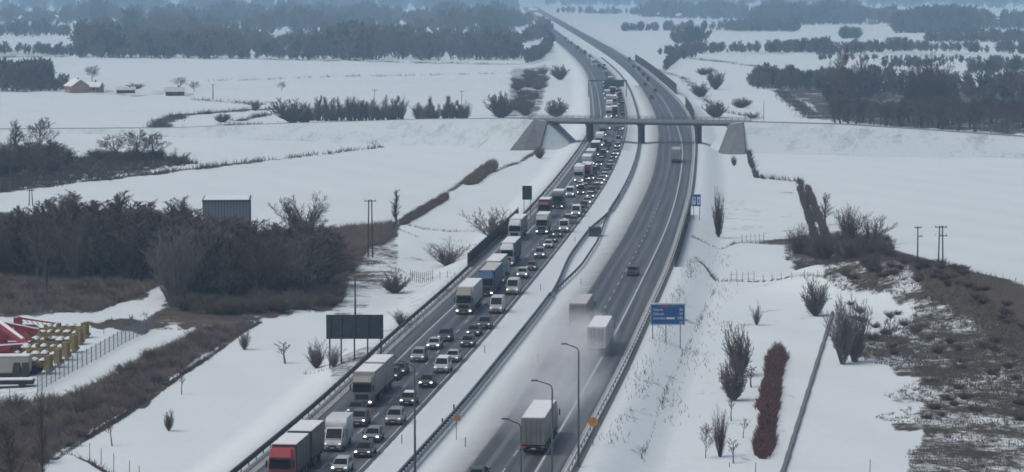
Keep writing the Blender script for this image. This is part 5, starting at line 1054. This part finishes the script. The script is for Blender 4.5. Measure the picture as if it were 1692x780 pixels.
def cab_parts(P, col, y_front, zt=3.6, W=2.48, depth=2.2, lights=2, grille='black_trim', deflector=True, lower=None):
    W2 = W / 2; pm = paint(col); lo = paint(lower) if lower else pm; yb = y_front - depth
    def sec(z, yf, w_): r = .18; return [(-w_, yb, z), (w_, yb, z), (w_, yf - r, z), (w_ - r, yf, z), (-w_ + r, yf, z), (-w_, yf - r, z)]
    mb = MB(); mb.loft([sec(.95, y_front - .02, W2), sec(1.75, y_front, W2), sec(2.75, y_front - .22, W2 * .985), sec(3.0, y_front - .30, W2 * .97), sec(zt, y_front - .75, W2 * .92)]); P.append(('cab', mb.mesh('cab', pm), (0, 0, 0), []))
    mb = MB(); mb.loft([sec(.35, y_front + .03, W2 * .99), sec(.95, y_front + .04, W2 * 1.005)]); P.append(('bumper', mb.mesh('bumper', lo), (0, 0, 0), []))
    mb = MB(); mb.panel([(W2 * .95, y_front - .0, 1.80), (-W2 * .95, y_front - .0, 1.80), (-W2 * .93, y_front - .22, 2.78), (W2 * .93, y_front - .22, 2.78)], .95, .92, .03, .05); P.append(('windscreen', mb.mesh('windscreen', M_['glass']), (0, 0, 0), []))
    mb = MB(); mb.box((0, y_front + .02, 1.30), (W * .62, .07, .55)); mb.box((0, y_front + .06, .62), (W * .45, .06, .25)); P.append(('grille', mb.mesh('grille', M_[grille]), (0, 0, 0), []))
    mb = MB(); mb.box((0, y_front - .05, 2.92), (W * .9, .35, .10), rot=('X', -.3)); P.append(('sun_visor', mb.mesh('sun_visor', M_['black_trim']), (0, 0, 0), []))
    for s in (-1, 1):
        mb = MB(); mb.panel([(s * W2, y_front - (1.1 if s > 0 else .35), 1.85), (s * W2, y_front - (.35 if s > 0 else 1.1), 1.85), (s * W2 * .985, y_front - (.5 if s > 0 else 1.1), 2.65), (s * W2 * .985, y_front - (1.1 if s > 0 else .5), 2.65)], .95, .95, .02, .03); P.append(('side_window', mb.mesh('side_window', M_['glass']), (0, 0, 0), []))
        mb = MB(); mb.box((s * W2 * .80, y_front + .06, .68), (.34, .08, .20)); P.append(('headlight', mb.mesh('headlight', M_['headlight'] if lights == 2 or (lights == 1 and s == -1) else M_['headlight_dim'], bevel=.02), (0, 0, 0), []))
        mb = MB(); mb.box((s * (W2 + .16), y_front - .05, 2.35), (.14, .16, .75)); mb.box((s * (W2 + .05), y_front - .08, 2.72), (.25, .05, .05)); P.append(('mirror', mb.mesh('mirror', M_['black_trim'], bevel=.02), (0, 0, 0), []))
    mb = MB(); mb.box((0, y_front + .085, .47), (.5, .02, .12)); P.append(('licence_plate', mb.mesh('licence_plate', M_['plate']), (0, 0, 0), []))
    if deflector: mb = MB(); mb.loft([[(-W2 * .9, yb + .1, zt), (W2 * .9, yb + .1, zt), (W2 * .88, y_front - .85, zt), (-W2 * .88, y_front - .85, zt)], [(-W2 * .82, yb + .1, zt + .42), (W2 * .82, yb + .1, zt + .42), (W2 * .7, yb + .6, zt + .38), (-W2 * .7, yb + .6, zt + .38)]]); P.append(('roof_deflector', mb.mesh('roof_deflector', pm), (0, 0, 0), []))
def box_parts(P, col, y0, y1, z0=1.1, z1=4.0, W=2.55, roof='snow', rear=True, name='cargo_box', rounded=False, snowpart=1.0, ribs=True):
    L = y1 - y0; cy_ = (y0 + y1) / 2; mb = MB(); mb.box((0, cy_, (z0 + z1) / 2), (W, L, z1 - z0)); P.append((name, mb.mesh(name, paint(col) if col in PAINT else M_[col], bevel=.05), (0, 0, 0), []))
    if roof: mb = MB(); mb.box((0, cy_, z1 + .05), (W * .97, L * .985, .12)); P.append(('snow_cap', mb.mesh('snow_cap', M_[roof], bevel=.03), (0, 0, 0), []))
    mb = MB(); mb.box((0, cy_, z0 - .12), (W * .98, L, .20)); P.append(('side_rail', mb.mesh('side_rail', M_['chassis']), (0, 0, 0), []))
    if ribs:
        mb = MB()
        for s in (-1, 1):
            for k in range(int(L / 1.2) + 1): mb.box((s * (W / 2 + .01), y0 + .1 + k * (L - .2) / int(L / 1.2), (z0 + z1) / 2), (.03, .05, z1 - z0 - .1))
            mb.box((s * (W / 2 + .012), cy_, z1 - .08), (.03, L, .09))
        P.append(('curtain_seams', mb.mesh('curtain_seams', M_['steel_dark'] if col in ('dark grey', 'violet', 'blue') else M_['steel']), (0, 0, 0), []))
    if rear:
        mb = MB()
        for s in (-1, 1): mb.box((s * W * .245, y0 - .02, (z0 + z1) / 2), (W * .475, .05, z1 - z0 - .15))
        P.append(('rear_door', mb.mesh('rear_door', PM('rear_door_' + col.replace(' ', '_'), tuple(c * .75 for c in (PAINT.get(col, (.3, .3, .3)))), rough=.6, var=.3, scale=1.2)), (0, 0, 0), []))
        mb = MB()
        for x in (-W * .3, -W * .12, W * .12, W * .3): mb.tube((x, y0 - .07, z0 + .1), (x, y0 - .07, z1 - .15), .025, n=5)
        P.append(('lock_rods', mb.mesh('lock_rods', M_['steel']), (0, 0, 0), []))
        mb = MB(); mb.box((0, y0 + .05, .62), (W * .92, .12, .16)); mb.box((-.9, y0 + .1, .85), (.08, .08, .4)); mb.box((.9, y0 + .1, .85), (.08, .08, .4)); P.append(('underrun_bar', mb.mesh('underrun_bar', M_['chassis']), (0, 0, 0), []))
        for s in (-1, 1): mb = MB(); mb.box((s * W * .40, y0 - .02, .88), (.38, .08, .16)); P.append(('tail_light', mb.mesh('tail_light', M_['taillight']), (0, 0, 0), []))
        mb = MB(); mb.box((0, y0 - .03, .72), (.5, .03, .12)); P.append(('licence_plate', mb.mesh('licence_plate', M_['plate']), (0, 0, 0), []))
def truck_parts(style, cab, box, lights=2, roof='snow', ct=3.6, front_is_origin=True):
    key = ('truck', style, cab, box, lights, roof, ct)
    if key in CACHE: return CACHE[key]
    P = []
    if style == 'semi':
        cab_parts(P, cab, 0, ct, lights=lights); box_parts(P, box, -16.2, -2.7, roof=roof); mb = MB(); mb.box((0, -8.4, .8), (.9, 15.4, .28)); P.append(('chassis', mb.mesh('chassis', M_['chassis']), (0, 0, 0), []))
        wheels(P, 1.08, (-1.35, -4.9, -11.4, -12.7, -14.0)); mb = MB()
        for s in (-1, 1): mb.box((s * 1.1, -3.1, .75), (.5, 1.4, .6)); mb.box((s * 1.15, -8.0, .9), (.06, 3.4, .5))
        P.append(('fuel_tank', mb.mesh('fuel_tank', M_['steel'], bevel=.06), (0, 0, 0), []))
    elif style == 'roadtrain':
        cab_parts(P, cab, 0, ct, lights=lights, deflector=False); box_parts(P, box, -9.6, -2.3, z1=3.95, rear=False, roof=roof); box_parts(P, box, -18.4, -10.9, z1=4.0, roof=roof, name='trailer_box')
        mb = MB(); mb.box((0, -5, .8), (.9, 9.2, .28)); mb.box((0, -13.2, .8), (.9, 8.6, .28)); mb.box((0, -10.2, .7), (.16, 2.6, .14)); P.append(('chassis', mb.mesh('chassis', M_['chassis']), (0, 0, 0), []))
        wheels(P, 1.08, (-1.35, -6.6, -7.9, -12.6, -16.2))
    elif style == 'rigid':
        cab_parts(P, cab, 0, ct, lights=lights, deflector=False); box_parts(P, box, -9.8, -2.3, z1=3.9, roof=roof)
        mb = MB(); mb.box((0, -5, .8), (.9, 9.6, .28)); P.append(('chassis', mb.mesh('chassis', M_['chassis']), (0, 0, 0), [])); wheels(P, 1.08, (-1.35, -7.2))
    elif style == 'luton':   # van cab with a tall rounded white box behind
        for q in car_parts('van', cab, lights, False):
            if q[0] in ('rear_window', 'tail_light', 'roof'): continue
            if q[0] == 'wheel' and q[2][1] < 0: continue
            P.append((q[0], q[1], (q[2][0], q[2][1] - 2.7, q[2][2]), q[3]))
        mb = MB(); secs = []
        for k in range(9):
            a = math.pi / 2 * k / 8; yy = -2.3 - 1.0 * (1 - math.sin(math.pi / 2 - a)) if False else -3.3 + 1.0 * math.sin(math.pi / 2 - a); zz = 2.55 + .8 * math.sin(a)
            secs.append((yy, zz))
        out = [(-7.2, .85), (-3.6, .85), (-3.6, 2.1), (-2.3, 2.2)] + secs + [(-7.2, 3.35)]
        L_ = [(-1.15, y, z) for y, z in out]; R_ = [(1.15, y, z) for y, z in out]; n = len(out)
        mb.add(L_ + R_, [tuple(range(n)), tuple(range(2 * n - 1, n - 1, -1))] + [(i, n + i, n + (i + 1) % n, (i + 1) % n) for i in range(n)]); P.append(('cargo_box', mb.mesh('cargo_box', paint(box)), (0, 0, 0), []))
        mb = MB()
        for s in (-1, 1): mb.box((s * .56, -7.23, 2.1), (1.05, .05, 2.3))
        P.append(('rear_door', mb.mesh('rear_door', paint('pale')), (0, 0, 0), [])); wheels(P, .92, (-6.0,), .36, .3)
        for s in (-1, 1): mb = MB(); mb.box((s * 1.0, -7.25, .75), (.2, .06, .3)); P.append(('tail_light', mb.mesh('tail_light', M_['taillight']), (0, 0, 0), []))
    CACHE[key] = P; return P
def heading(f, y): return math.atan2(float(f(y + 8)) - float(f(y - 8)), 16)
def veh_at(px, by): # front/rear bumper line foot on the road plane
    x, y = G0(px, by); return Vector((x, y, .04))
def low_mesh(kind, col, lights, snow):  # far copies: one mesh, several materials
    key = ('low', kind, col, lights, snow)
    if key in CACHE: return CACHE[key]
    mats = [paint(col), M_['glass'], M_['headlight'], M_['black_trim'], M_['snow'], M_['taillight']]; mb = MB()
    if kind == 'truck':
        mb.box((0, -8.8, 2.55), (2.55, 13.4, 2.9)); mb.box((0, -1.1, 2.0), (2.45, 2.1, 3.2), taper=(.95, .85)); mb.box((0, .0, 2.3), (2.2, .1, .9), mi=1); mb.box((0, -8, .65), (2.3, 15.4, .9), mi=3)
        mb.box((0, -8.8, 4.05), (2.5, 13.3, .12), mi=4 if snow else 0)
        for s in (-1, 1): mb.box((s * .95, .06, .7), (.35, .1, .22), mi=2)
    else:
        z = {'van': 2.3, 'suv': 1.7}.get(kind, 1.45); b = 1.2 if kind == 'van' else .92
        mb.box((0, -2.2, b / 2 + .12), (1.8, 4.4, b - .2), taper=(.96, .97)); mb.box((0, -2.55, (b + z) / 2), (1.7, 2.7, z - b), taper=(.82, .72), mi=1); mb.box((0, -2.55, z + .01), (1.35, 1.95, .07), mi=4 if snow else 0); mb.box((0, -2.2, .2), (1.7, 4.0, .3), mi=3)
        for s in (-1, 1): mb.box((s * .66, .0, .62), (.30, .1, .17), mi=2 if lights else 3); mb.box((s * .7, -4.42, .75), (.25, .06, .15), mi=5)
    CACHE[key] = mb.mesh('car_far', mats); return CACHE[key]

TR = [  # queue trucks: px, base row (front bumper), style, cab, box, lights, roof, name, label
 (463, 806, 'roadtrain', 'red', 'dark grey', 2, 'snow', 'truck', 'red cab truck with dark grey sides and pale snowy roofs at bottom left', 3.75),
 (549, 748, 'luton', 'white', 'white', 0, None, 'box_van', 'white box van with rounded overhang above the cab, behind the red truck', 3.3),
 (598, 674, 'roadtrain', 'dirty', 'beige', 1, 'snow', 'truck', 'dirty pale beige truck with matching trailer left of the queue', 3.55),
 (766, 521, 'semi', 'dirty', 'white', 2, 'snow', 'truck', 'white semi trailer truck with grimy front and both headlights on', 3.5),
 (802, 491, 'semi', 'blue', 'blue', 1, 'snow_dirty', 'truck', 'dark blue truck with blue sides right behind the white semi', 3.6),
 (812, 474, 'semi', 'beige', 'pale', 0, 'snow', 'truck', 'pale roofed truck mostly hidden behind the blue truck', 3.5),
 (837, 441, 'semi', 'white', 'violet', 0, 'snow', 'truck', 'white cab truck with dark violet trailer side in the left lane', 3.6),
 (850, 398, 'semi', 'white', 'beige', 1, 'snow', 'truck', 'beige box truck just below the low noise barrier end', 3.6),
 (895, 388, 'rigid', 'pale', 'white', 2, 'snow', 'truck', 'white box truck alone in the middle lane with low headlights', 3.6),
 (898, 361, 'rigid', 'maroon', 'maroon', 0, 'snow', 'truck', 'maroon truck with snowy roof in the queue by the small sign back', 3.5),
 (921, 346, 'rigid', 'dark grey', 'pale', 1, 'snow', 'truck', 'pale box truck with dark cab and one bright headlight in mid queue', 3.4),
]
for px, by, st, cb, bx, li, rf, nm, lab, ct in TR:
    p = veh_at(px, by); hd = heading(cL1, p.y + 4); instance(nm, truck_parts(st, cb, bx, li, rf, ct), p, math.pi - hd, lab, 'van' if nm == 'box_van' else 'truck', 'trucks and vans in the jammed queue')
CARS = [  # px, base row, kind, colour, lights, snow, label
 (560, 785, 'hatch', 'white', 1, False, 'white hatchback at the bottom of the right queue lane'),
 (598, 758, 'sedan', 'black', 1, False, 'black sedan with left headlight lit behind the bottom white hatchback'),
 (613, 733, 'hatch', 'light blue', 2, False, 'light bluish grey hatchback with both headlights on beside the box van'),
 (590, 707, 'suv', 'grey', 2, False, 'grey car with two bright headlights right of the white box van'),
 (585, 688, 'sedan', 'dark green', 0, False, 'dark green car half hidden between box van and beige truck'),
 (649, 704, 'suv', 'silver', 0, False, 'silver crossover without lights right of the beige truck'),
 (672, 672, 'hatch', 'black', 1, True, 'black hatchback with white snowy roof, one headlight lit'),
 (703, 642, 'hatch', 'black', 2, False, 'black hatchback with two headlights below the white minivan'),
 (728, 618, 'minivan', 'white', 0, True, 'white boxy minivan with dark bumper in the right queue lane'),
 (746, 600, 'sedan', 'white', 1, False, 'white sedan partly hidden behind the white minivan'),
 (657, 622, 'sedan', 'dark grey', 0, False, 'dark grey sedan just behind the beige trailer'),
 (645, 630, 'hatch', 'black', 0, False, 'black low car tucked against the rear of the beige trailer'),
 (689, 600, 'suv', 'pale', 0, False, 'pale grey car with white bumper, left lane below the white saloon'),
 (715, 579, 'sedan', 'white', 2, False, 'white saloon with bright front in the left lane'),
 (733, 566, 'suv', 'dark green', 0, False, 'dark green car behind the white saloon in the left lane'),
 (771, 575, 'hatch', 'dark grey', 0, False, 'dark grey hatchback at the snowy median edge, lower of the dark trio'),
 (781, 557, 'sedan', 'brown', 1, False, 'brown sedan with one bright headlight, middle of the dark trio'),
 (799, 545, 'suv', 'dark grey', 0, False, 'dark grey car at the top of the dark trio below the white vans'),
 (819, 519, 'van', 'white', 0, False, 'large white van beside the white semi trailer truck'),
 (846, 488, 'van', 'white', 1, False, 'white van next to the blue truck in the right lane'),
 (862, 461, 'suv', 'white', 2, False, 'white suv with lit headlights in the right queue lane'),
 (877, 448, 'hatch', 'maroon', 0, False, 'small dark red car peeking out behind the white suv'),
 (891, 428, 'minivan', 'silver', 2, False, 'silver minivan with bright bumper in the right queue lane'),
 (905, 411, 'hatch', 'white', 1, False, 'white hatchback behind the silver minivan'),
 (911, 402, 'sedan', 'dark green', 0, False, 'dark green sedan with pale roof behind the white hatchback'),
 (920, 393, 'sedan', 'dark grey', 1, False, 'dark grey sedan near the median above the dark green sedan'),
 (931, 385, 'van', 'white', 2, False, 'white van with two headlights where the queue bends'),
 (824, 470, 'sedan', 'white', 1, False, 'white car visible between the blue truck and the white suv'),
 (828, 457, 'van', 'white', 0, False, 'white van squeezed beside the white cab truck'),
 (849, 376, 'sedan', 'white', 0, False, 'white car hidden above the beige box truck'),
 (941, 327, 'van', 'white', 2, True, 'white van with two headlights in the middle of the far queue'),
 (951, 359, 'van', 'white', 2, True, 'white van at the median edge below the far queue'),
]
for px, by, kd, cl, li, sn, lab in CARS:
    if lab.startswith('white car hidden'): continue
    p = veh_at(px, by); K = {'hatch': 2.05, 'sedan': 2.3, 'suv': 2.25, 'van': 2.7, 'minivan': 2.35}[kd]; hd = heading(cL1, p.y + 3)
    q = p + Vector((math.sin(hd), math.cos(hd), 0)) * K
    instance('van' if kd == 'van' else 'car', car_parts(kd, cl, li, sn), q, math.pi - hd, lab, 'van' if kd == 'van' else 'car', 'cars in the jammed queue')
FAR = [  # px, base, kind, colour, lights
 (938, 367, 'car', 'dark grey', 1), (947, 370, 'car', 'silver', 0), (960, 352, 'car', 'grey', 0), (964, 345, 'car', 'dark green', 0), (970, 338, 'car', 'white', 1), (975, 328, 'car', 'silver', 1), (978, 320, 'car', 'maroon', 0), (985, 313, 'car', 'grey', 0),
 (990, 306, 'car', 'white', 1), (994, 301, 'car', 'white', 1), (998, 295, 'car', 'white', 1), (1001, 289, 'car', 'white', 0), (1006, 281, 'car', 'black', 0), (1008, 275, 'car', 'silver', 0), (1012, 269, 'car', 'beige', 0), (1014, 263, 'car', 'brown', 1), (1017, 257, 'car', 'white', 1), (1019, 251, 'car', 'grey', 0), (1020, 244, 'car', 'maroon', 1), (1022, 237, 'van', 'white', 0), (1023, 230, 'car', 'yellow', 1), (1025, 222, 'car', 'silver', 0), (1026, 215, 'car', 'white', 1), (1020, 217, 'car', 'grey', 0),
 (958, 311, 'car', 'maroon', 2), (956, 302, 'truck', 'white', 0), (967, 299, 'truck', 'maroon', 0), (968, 284, 'truck', 'pale', 0), (975, 274, 'truck', 'light blue', 0), (983, 259, 'truck', 'dark grey', 0), (992, 256, 'car', 'white', 1), (990, 243, 'truck', 'white', 0), (1001, 240, 'car', 'dark grey', 1), (996, 226, 'truck', 'silver', 0), (1003, 215, 'truck', 'white', 0),
 (1006, 195, 'truck', 'white', 0), (1007, 184, 'truck', 'white', 0), (1006, 174, 'truck', 'beige', 0), (1003, 165, 'truck', 'silver', 1), (1001, 157, 'truck', 'dark green', 0), (1000, 150, 'truck', 'brown', 0),
 (1027, 187, 'car', 'maroon', 0), (1026, 180, 'car', 'silver', 0), (1025, 174, 'car', 'brown', 1), (1024, 168, 'car', 'maroon', 0), (1023, 163, 'car', 'grey', 1), (1020, 156, 'van', 'white', 1), (1017, 190, 'car', 'violet', 0), (1016, 178, 'car', 'maroon', 0), (1014, 168, 'car', 'grey', 0), (1012, 158, 'van', 'white', 1), (1010, 150, 'car', 'brown', 0),
 (1008, 137, 'car', 'maroon', 1), (1005, 131, 'van', 'brown', 0), (1003, 125, 'car', 'grey', 0), (1001, 119, 'van', 'beige', 1), (1003, 112, 'van', 'white', 2), (997, 114, 'car', 'black', 0), (990, 112, 'van', 'brown', 0), (981, 108, 'truck', 'white', 0), (974, 98, 'truck', 'white', 0), (966, 92, 'truck', 'grey', 0), (983, 102, 'car', 'grey', 0)]
for k, by in enumerate([322, 314, 306, 298, 290, 282, 275, 268, 261, 254, 248, 242]):
    FAR.append((float(CX + F * (float(cL1(F * H / (by + 20))) - 4.6) / (F * H / (by + 20))), by, 'car' if k % 4 else 'van', ('grey', 'silver', 'brown', 'white', 'dark grey', 'maroon')[k % 6], k % 3 == 0))
for k, by in enumerate([196, 189, 183, 177, 171, 166, 161, 154, 148, 143, 139]):
    FAR.append((float(CX + F * (float(cL1(F * H / (by + 20))) - 1.8) / (F * H / (by + 20))), by, 'car' if k % 3 else 'van', ('brown', 'maroon', 'silver', 'dark grey', 'grey')[k % 5], k % 4 == 0))
    FAR.append((float(CX + F * (float(cL1(F * H / (by + 22))) - 5.2) / (F * H / (by + 22))), by - 2, 'car' if k % 3 else 'truck', ('maroon', 'grey', 'brown', 'beige')[k % 4], k % 5 == 0))
for k, by in enumerate([88, 84, 80, 76, 72, 68, 64]):
    FAR.append((float(CX + F * (float(cL1(F * H / (by + 20))) - 6) / (F * H / (by + 20))), by, 'truck' if k % 2 else 'van', ('silver', 'dark grey', 'white', 'grey')[k % 4], 0))
for px, by, kd, cl, li in FAR:
    p = veh_at(px, by); hd = heading(cL1, p.y); x = min(max(p.x, float(cL0(p.y)) + 1.6), float(cL1(p.y)) - 1.3); nm = {'car': 'car', 'van': 'van', 'truck': 'truck'}[kd]
    o = link(nm, low_mesh(kd, cl, li, kd != 'car' or random.random() < .3), loc=(x, p.y, .04), rz=math.pi - hd)
    where = 'before the overpass' if by > 236 else 'under the overpass' if by > 200 else 'just beyond the overpass' if by > 143 else 'beyond the sign gantry'
    tag(o, 'small distant %s %s in the jammed queue %s' % (cl, nm, where), nm, '%s %ss of the far queue %s' % (cl, nm, where))
# right carriageway, driving away: rear faces the camera
RT = [(881, 753, 'semi', 'pale', 'dirty', 'snow', 'truck', 'dirty pale truck seen from behind, nearest on the free carriageway'),
      (986, 590, 'semi', 'white', 'white', 'snow', 'truck', 'white truck seen from behind throwing up a cloud of spray'),
      (955, 548, 'semi', 'beige', 'beige', 'snow_dirty', 'truck', 'beige truck seen from behind overtaking the spraying white truck'),
      (1117, 270, 'semi', 'pale', 'pale', None, 'truck', 'lone distant truck driving away towards the overpass')]
for px, by, st, cb, bx, rf, nm, lab in RT:
    p = veh_at(px, by); hd = heading(cR1, p.y + 5); L = 16.2; q = p + Vector((math.sin(hd), math.cos(hd), 0)) * L; instance(nm, truck_parts(st, cb, bx, 0, rf), q, -hd, lab, 'truck', 'vehicles driving away on the free carriageway')
for px, by, kd, cl, lab in ((1045, 457, 'suv', 'dark grey', 'dark car seen from behind alone on the free carriageway'), (787, 800, 'hatch', 'dark grey', 'dark car cut by the bottom edge on the free carriageway')):
    p = veh_at(px, by); hd = heading(cR1, p.y + 3); q = p + Vector((math.sin(hd), math.cos(hd), 0)) * 2.2; instance('car', car_parts(kd, cl, 0, False), q, -hd, lab, 'car', 'vehicles driving away on the free carriageway')

for k, (px, by, kd, cl) in enumerate(((1047, 112, 'car', 'black'), (1056, 117, 'van', 'dark grey'), (1063, 125, 'car', 'black'), (1071, 134, 'van', 'dark grey'), (1066, 142, 'car', 'dark grey'), (1083, 152, 'car', 'black'), (1077, 163, 'car', 'dark grey'), (1040, 100, 'van', 'dark grey'))):
    p = veh_at(px, by); p.y += 4; o = link('car' if kd == 'car' else 'van', low_mesh(kd, cl, 0, False), loc=p, rz=-heading(cR1, p.y))
    tag(o, 'small dark %s driving away on the free carriageway beside the far noise barrier' % kd, kd, 'dark vehicles driving away beyond the overpass')
# ------------------------------------------------------------ machinery yard on the left
PM('yellow_rust', (.26, .185, .075), rough=.8, var=.75, scale=2.5); PM('machine_red', (.24, .018, .026), rough=.6, var=.3, scale=1.5)
def machine(p, rz, label, k):
    root = link('farm_trailer', None, loc=p, rz=rz); tag(root, label, 'farm machine', 'yellow machines parked in the yard')
    mb = MB(); mb.box((0, 0, 1.35), (1.7, 5.6, .8), taper=(1.25, 1.05)); mb.box((0, -2.9, 1.5), (2.2, .5, 1.9), taper=(.8, 1)); mb.box((0, 1.0, 1.9), (1.4, .4, .7)); mb.box((0, 2.8, 1.5), (1.9, .5, 1.2)); link('hopper', mb.mesh('hopper', M_['yellow_rust'], bevel=.05), root)
    mb = MB()
    for s in (-.85, -.3, .3, .85): mb.box((s, -3.25, 1.35), (.36, .3, 2.3)); mb.box((s, -3.4, .6), (.18, .5, .4))
    link('rear_frame', mb.mesh('rear_frame', M_['yellow_rust']), root)
    mb = MB()
    for j in range(5): mb.box((rnd(-.3, .3), -2.4 + j * 1.25, 1.98 + rnd(-.05, .18)), (rnd(1.5, 2.3), rnd(.7, 1.3), rnd(.25, .5)), taper=(.6, .6))
    link('snow_cap', mb.mesh('snow_cap', M_['snow'], bevel=.12), root)
    mb = MB()
    for j in range(4): mb.box((rnd(-1, 1), rnd(-3, 3), rnd(1.0, 2.4)), (.14, rnd(.6, 2.2), .14), rot=('X', rnd(-.6, .6)))
    for j in (-1, 1): mb.tube((j * .7, 3.5, .8), (j * .2, 4.6, 1.9), .08)
    link('linkage', mb.mesh('linkage', M_['black_trim']), root)
    mb = MB(); mb.tube((-.2, 0, 0), (.2, 0, 0), .6, n=16); t = mb.mesh('wheel', M_['rubber'])
    for y in (-1.4, 1.4):
        for s in (-1, 1): link('wheel', t, root, (s * 1.1, y, .6))
ylab = ['nearest yellow machine by the corner of the panel fence', 'second yellow machine from the fence corner in the parked row', 'third yellow machine from the fence corner in the parked row', 'third yellow machine from the far end of the parked row', 'second yellow machine from the far end of the parked row', 'farthest yellow machine at the end of the parked row']
for k, (px, by) in enumerate(((62, 617), (78, 606), (92, 594), (106, 582), (116, 570), (126, 559))):
    p = G(px - 18, by); machine(p, R(82 + rnd(-5, 5)), ylab[k] + ', snow on top', k)
def red_boom(label, pa, pb, up0, up1, r):
    a_, b_ = G(*pa), G(*pb); root = link('loading_boom', None, loc=a_); tag(root, label, 'farm machine', 'red booms lying in the yard')
    d_ = b_ - a_; mb = MB(); mb.tube((0, 0, up0), (d_.x, d_.y, d_.z + up1), r, r * .7, 8)
    for t in np.linspace(0.05, .95, 8): mb.tube((d_.x * t, d_.y * t, up0 + (up1 - up0) * t), (d_.x * t + .5, d_.y * t, up0 + (up1 - up0) * t - .7), r * .3)
    link('boom', mb.mesh('boom', M_['machine_red']), root)
    mb = MB(); mb.box((0, 0, up0 / 2), (1.2, 1.0, up0)); link('support', mb.mesh('support', M_['machine_red'], bevel=.05), root)
    mb = MB(); c_ = d_ * .45; mb.box((c_.x, c_.y, .75), (abs(d_.x) * .75 + .5, 1.6, .9), taper=(.9, .6)); mb.box((c_.x * .5, c_.y * .5, 1.3), (abs(d_.x) * .3 + .3, 1.0, .6)); link('body', mb.mesh('body', M_['machine_red'], bevel=.05), root)
    mb = MB(); mb.box((d_.x, d_.y, up1 / 2 + d_.z), (.5, .5, up1 + .3)); link('end_stand', mb.mesh('end_stand', M_['black_trim']), root)
    mb = MB(); mb.tube((d_.x * .1, d_.y * .1, up0 + (up1 - up0) * .1 + r * .9), (d_.x * .9, d_.y * .9, up0 + (up1 - up0) * .9 + r * .7), r * .55, r * .4, 6); link('snow_cap', mb.mesh('snow_cap', M_['snow']), root)
red_boom('thick red boom sloping down from the left edge of the yard', (-14, 575), (45, 588), 4.2, 1.6, .62)
red_boom('second red boom crossing the middle of the yard behind the thick one', (4, 566), (72, 566), 2.8, 1.6, .30)
red_boom('long thin red boom at the back of the yard with dark end', (30, 553), (98, 557), 2.6, 2.0, .18)
red_boom('short red boom lying in front of the white container', (-10, 592), (62, 590), 1.4, 1.8, .35)
def yard_bits():
    p = G(12, 622); root = link('container', None, loc=p, rz=R(3)); tag(root, 'white container tank with snowy top at the left edge of the yard', 'container')
    mb = MB(); mb.box((0, 0, 1.7), (6.4, 2.6, 2.2)); link('shell', mb.mesh('shell', M_['pale_wall'], bevel=.15), root)
    mb = MB(); mb.box((0, 0, 2.86), (6.2, 2.4, .2)); link('snow_cap', mb.mesh('snow_cap', M_['snow'], bevel=.06), root)
    mb = MB(); mb.box((0, 0, .3), (6.2, 2.2, .7)); link('underframe', mb.mesh('underframe', M_['chassis']), root)
    p = G(12, 640); root = link('flatbed_trailer', None, loc=p, rz=R(4)); tag(root, 'dark flatbed trailer with snow on its deck in front of the container', 'trailer')
    mb = MB(); mb.box((0, 0, .75), (7.0, 2.3, .5)); link('deck', mb.mesh('deck', M_['chassis'], bevel=.03), root)
    mb = MB(); mb.box((0, .1, 1.08), (6.8, 2.1, .16)); link('snow_cap', mb.mesh('snow_cap', M_['snow'], bevel=.05), root)
    mb = MB(); mb.tube((-.15, 0, 0), (.15, 0, 0), .4, n=14); t = mb.mesh('wheel', M_['rubber'])
    for x in (-2.4, -1.5, 2.0):
        o = link('wheel', t, root, (x, -1.15, .4)); o.rotation_euler = (0, 0, R(90)); o = link('wheel', t, root, (x, 1.15, .4)); o.rotation_euler = (0, 0, R(90))
    for px, by, lab in ((28, 629, 'left of two upright rusty hoppers in front of the container'), (42, 629, 'right of two upright rusty hoppers in front of the container')):
        p = G(px, by); root = link('seed_hopper', None, loc=p); tag(root, lab, 'farm machine')
        mb = MB(); mb.loft([[(-.35, -.35, .1), (.35, -.35, .1), (.35, .35, .1), (-.35, .35, .1)], [(-.55, -.5, 1.2), (.55, -.5, 1.2), (.55, .5, 1.2), (-.55, .5, 1.2)], [(-.4, -.4, 2.3), (.4, -.4, 2.3), (.4, .4, 2.3), (-.4, .4, 2.3)]]); link('hopper', mb.mesh('hopper', M_['wood_post'], bevel=.04), root)
        mb = MB(); mb.box((0, 0, 2.36), (.7, .7, .12)); link('lid', mb.mesh('lid', M_['steel_dark']), root)
yard_bits()

# ------------------------------------------------------------ spray thrown up by the trucks
def spray():
    m = bpy.data.materials.new('spray'); m.use_nodes = True; n = m.node_tree; n.nodes.remove(n.nodes['Principled BSDF'])
    v = n.nodes.new('ShaderNodeVolumePrincipled'); v.inputs['Color'].default_value = (.985, .99, 1.0, 1)
    tc = N(n, 'ShaderNodeTexCoord'); g = N(n, 'ShaderNodeTexGradient', gradient_type='SPHERICAL'); n.links.new(tc.outputs['Object'], g.inputs[0])
    nz = noise(n, tc.outputs['Object'], 2.2, 4)
    dn = math_(n, 'MULTIPLY', math_(n, 'POWER', g.outputs[1], 1.0), math_(n, 'MULTIPLY_ADD', nz, 2.6, -.75, clamp=True)); n.links.new(math_(n, 'MULTIPLY', dn, .34), v.inputs['Density'])
    n.links.new(v.outputs[0], n.nodes['Material Output'].inputs['Volume'])
    for (px, by, L, Wd, Hh, nm) in ((948, 580, 60, 6.5, 3.4, 'spray_cloud'), (915, 650, 90, 7.0, 2.0, 'spray_cloud')):
        x, y = G0(px, by); bm = bmesh.new(); bmesh.ops.create_icosphere(bm, subdivisions=3, radius=1.0); me = bpy.data.meshes.new(nm); bm.to_mesh(me); bm.free(); me.materials.append(m)
        o = link(nm, me, loc=(x, y, Hh * .42), rz=-heading(cR1, y)); o.scale = (Wd, L / 2, Hh); tag(o, kind='stuff')
spray()
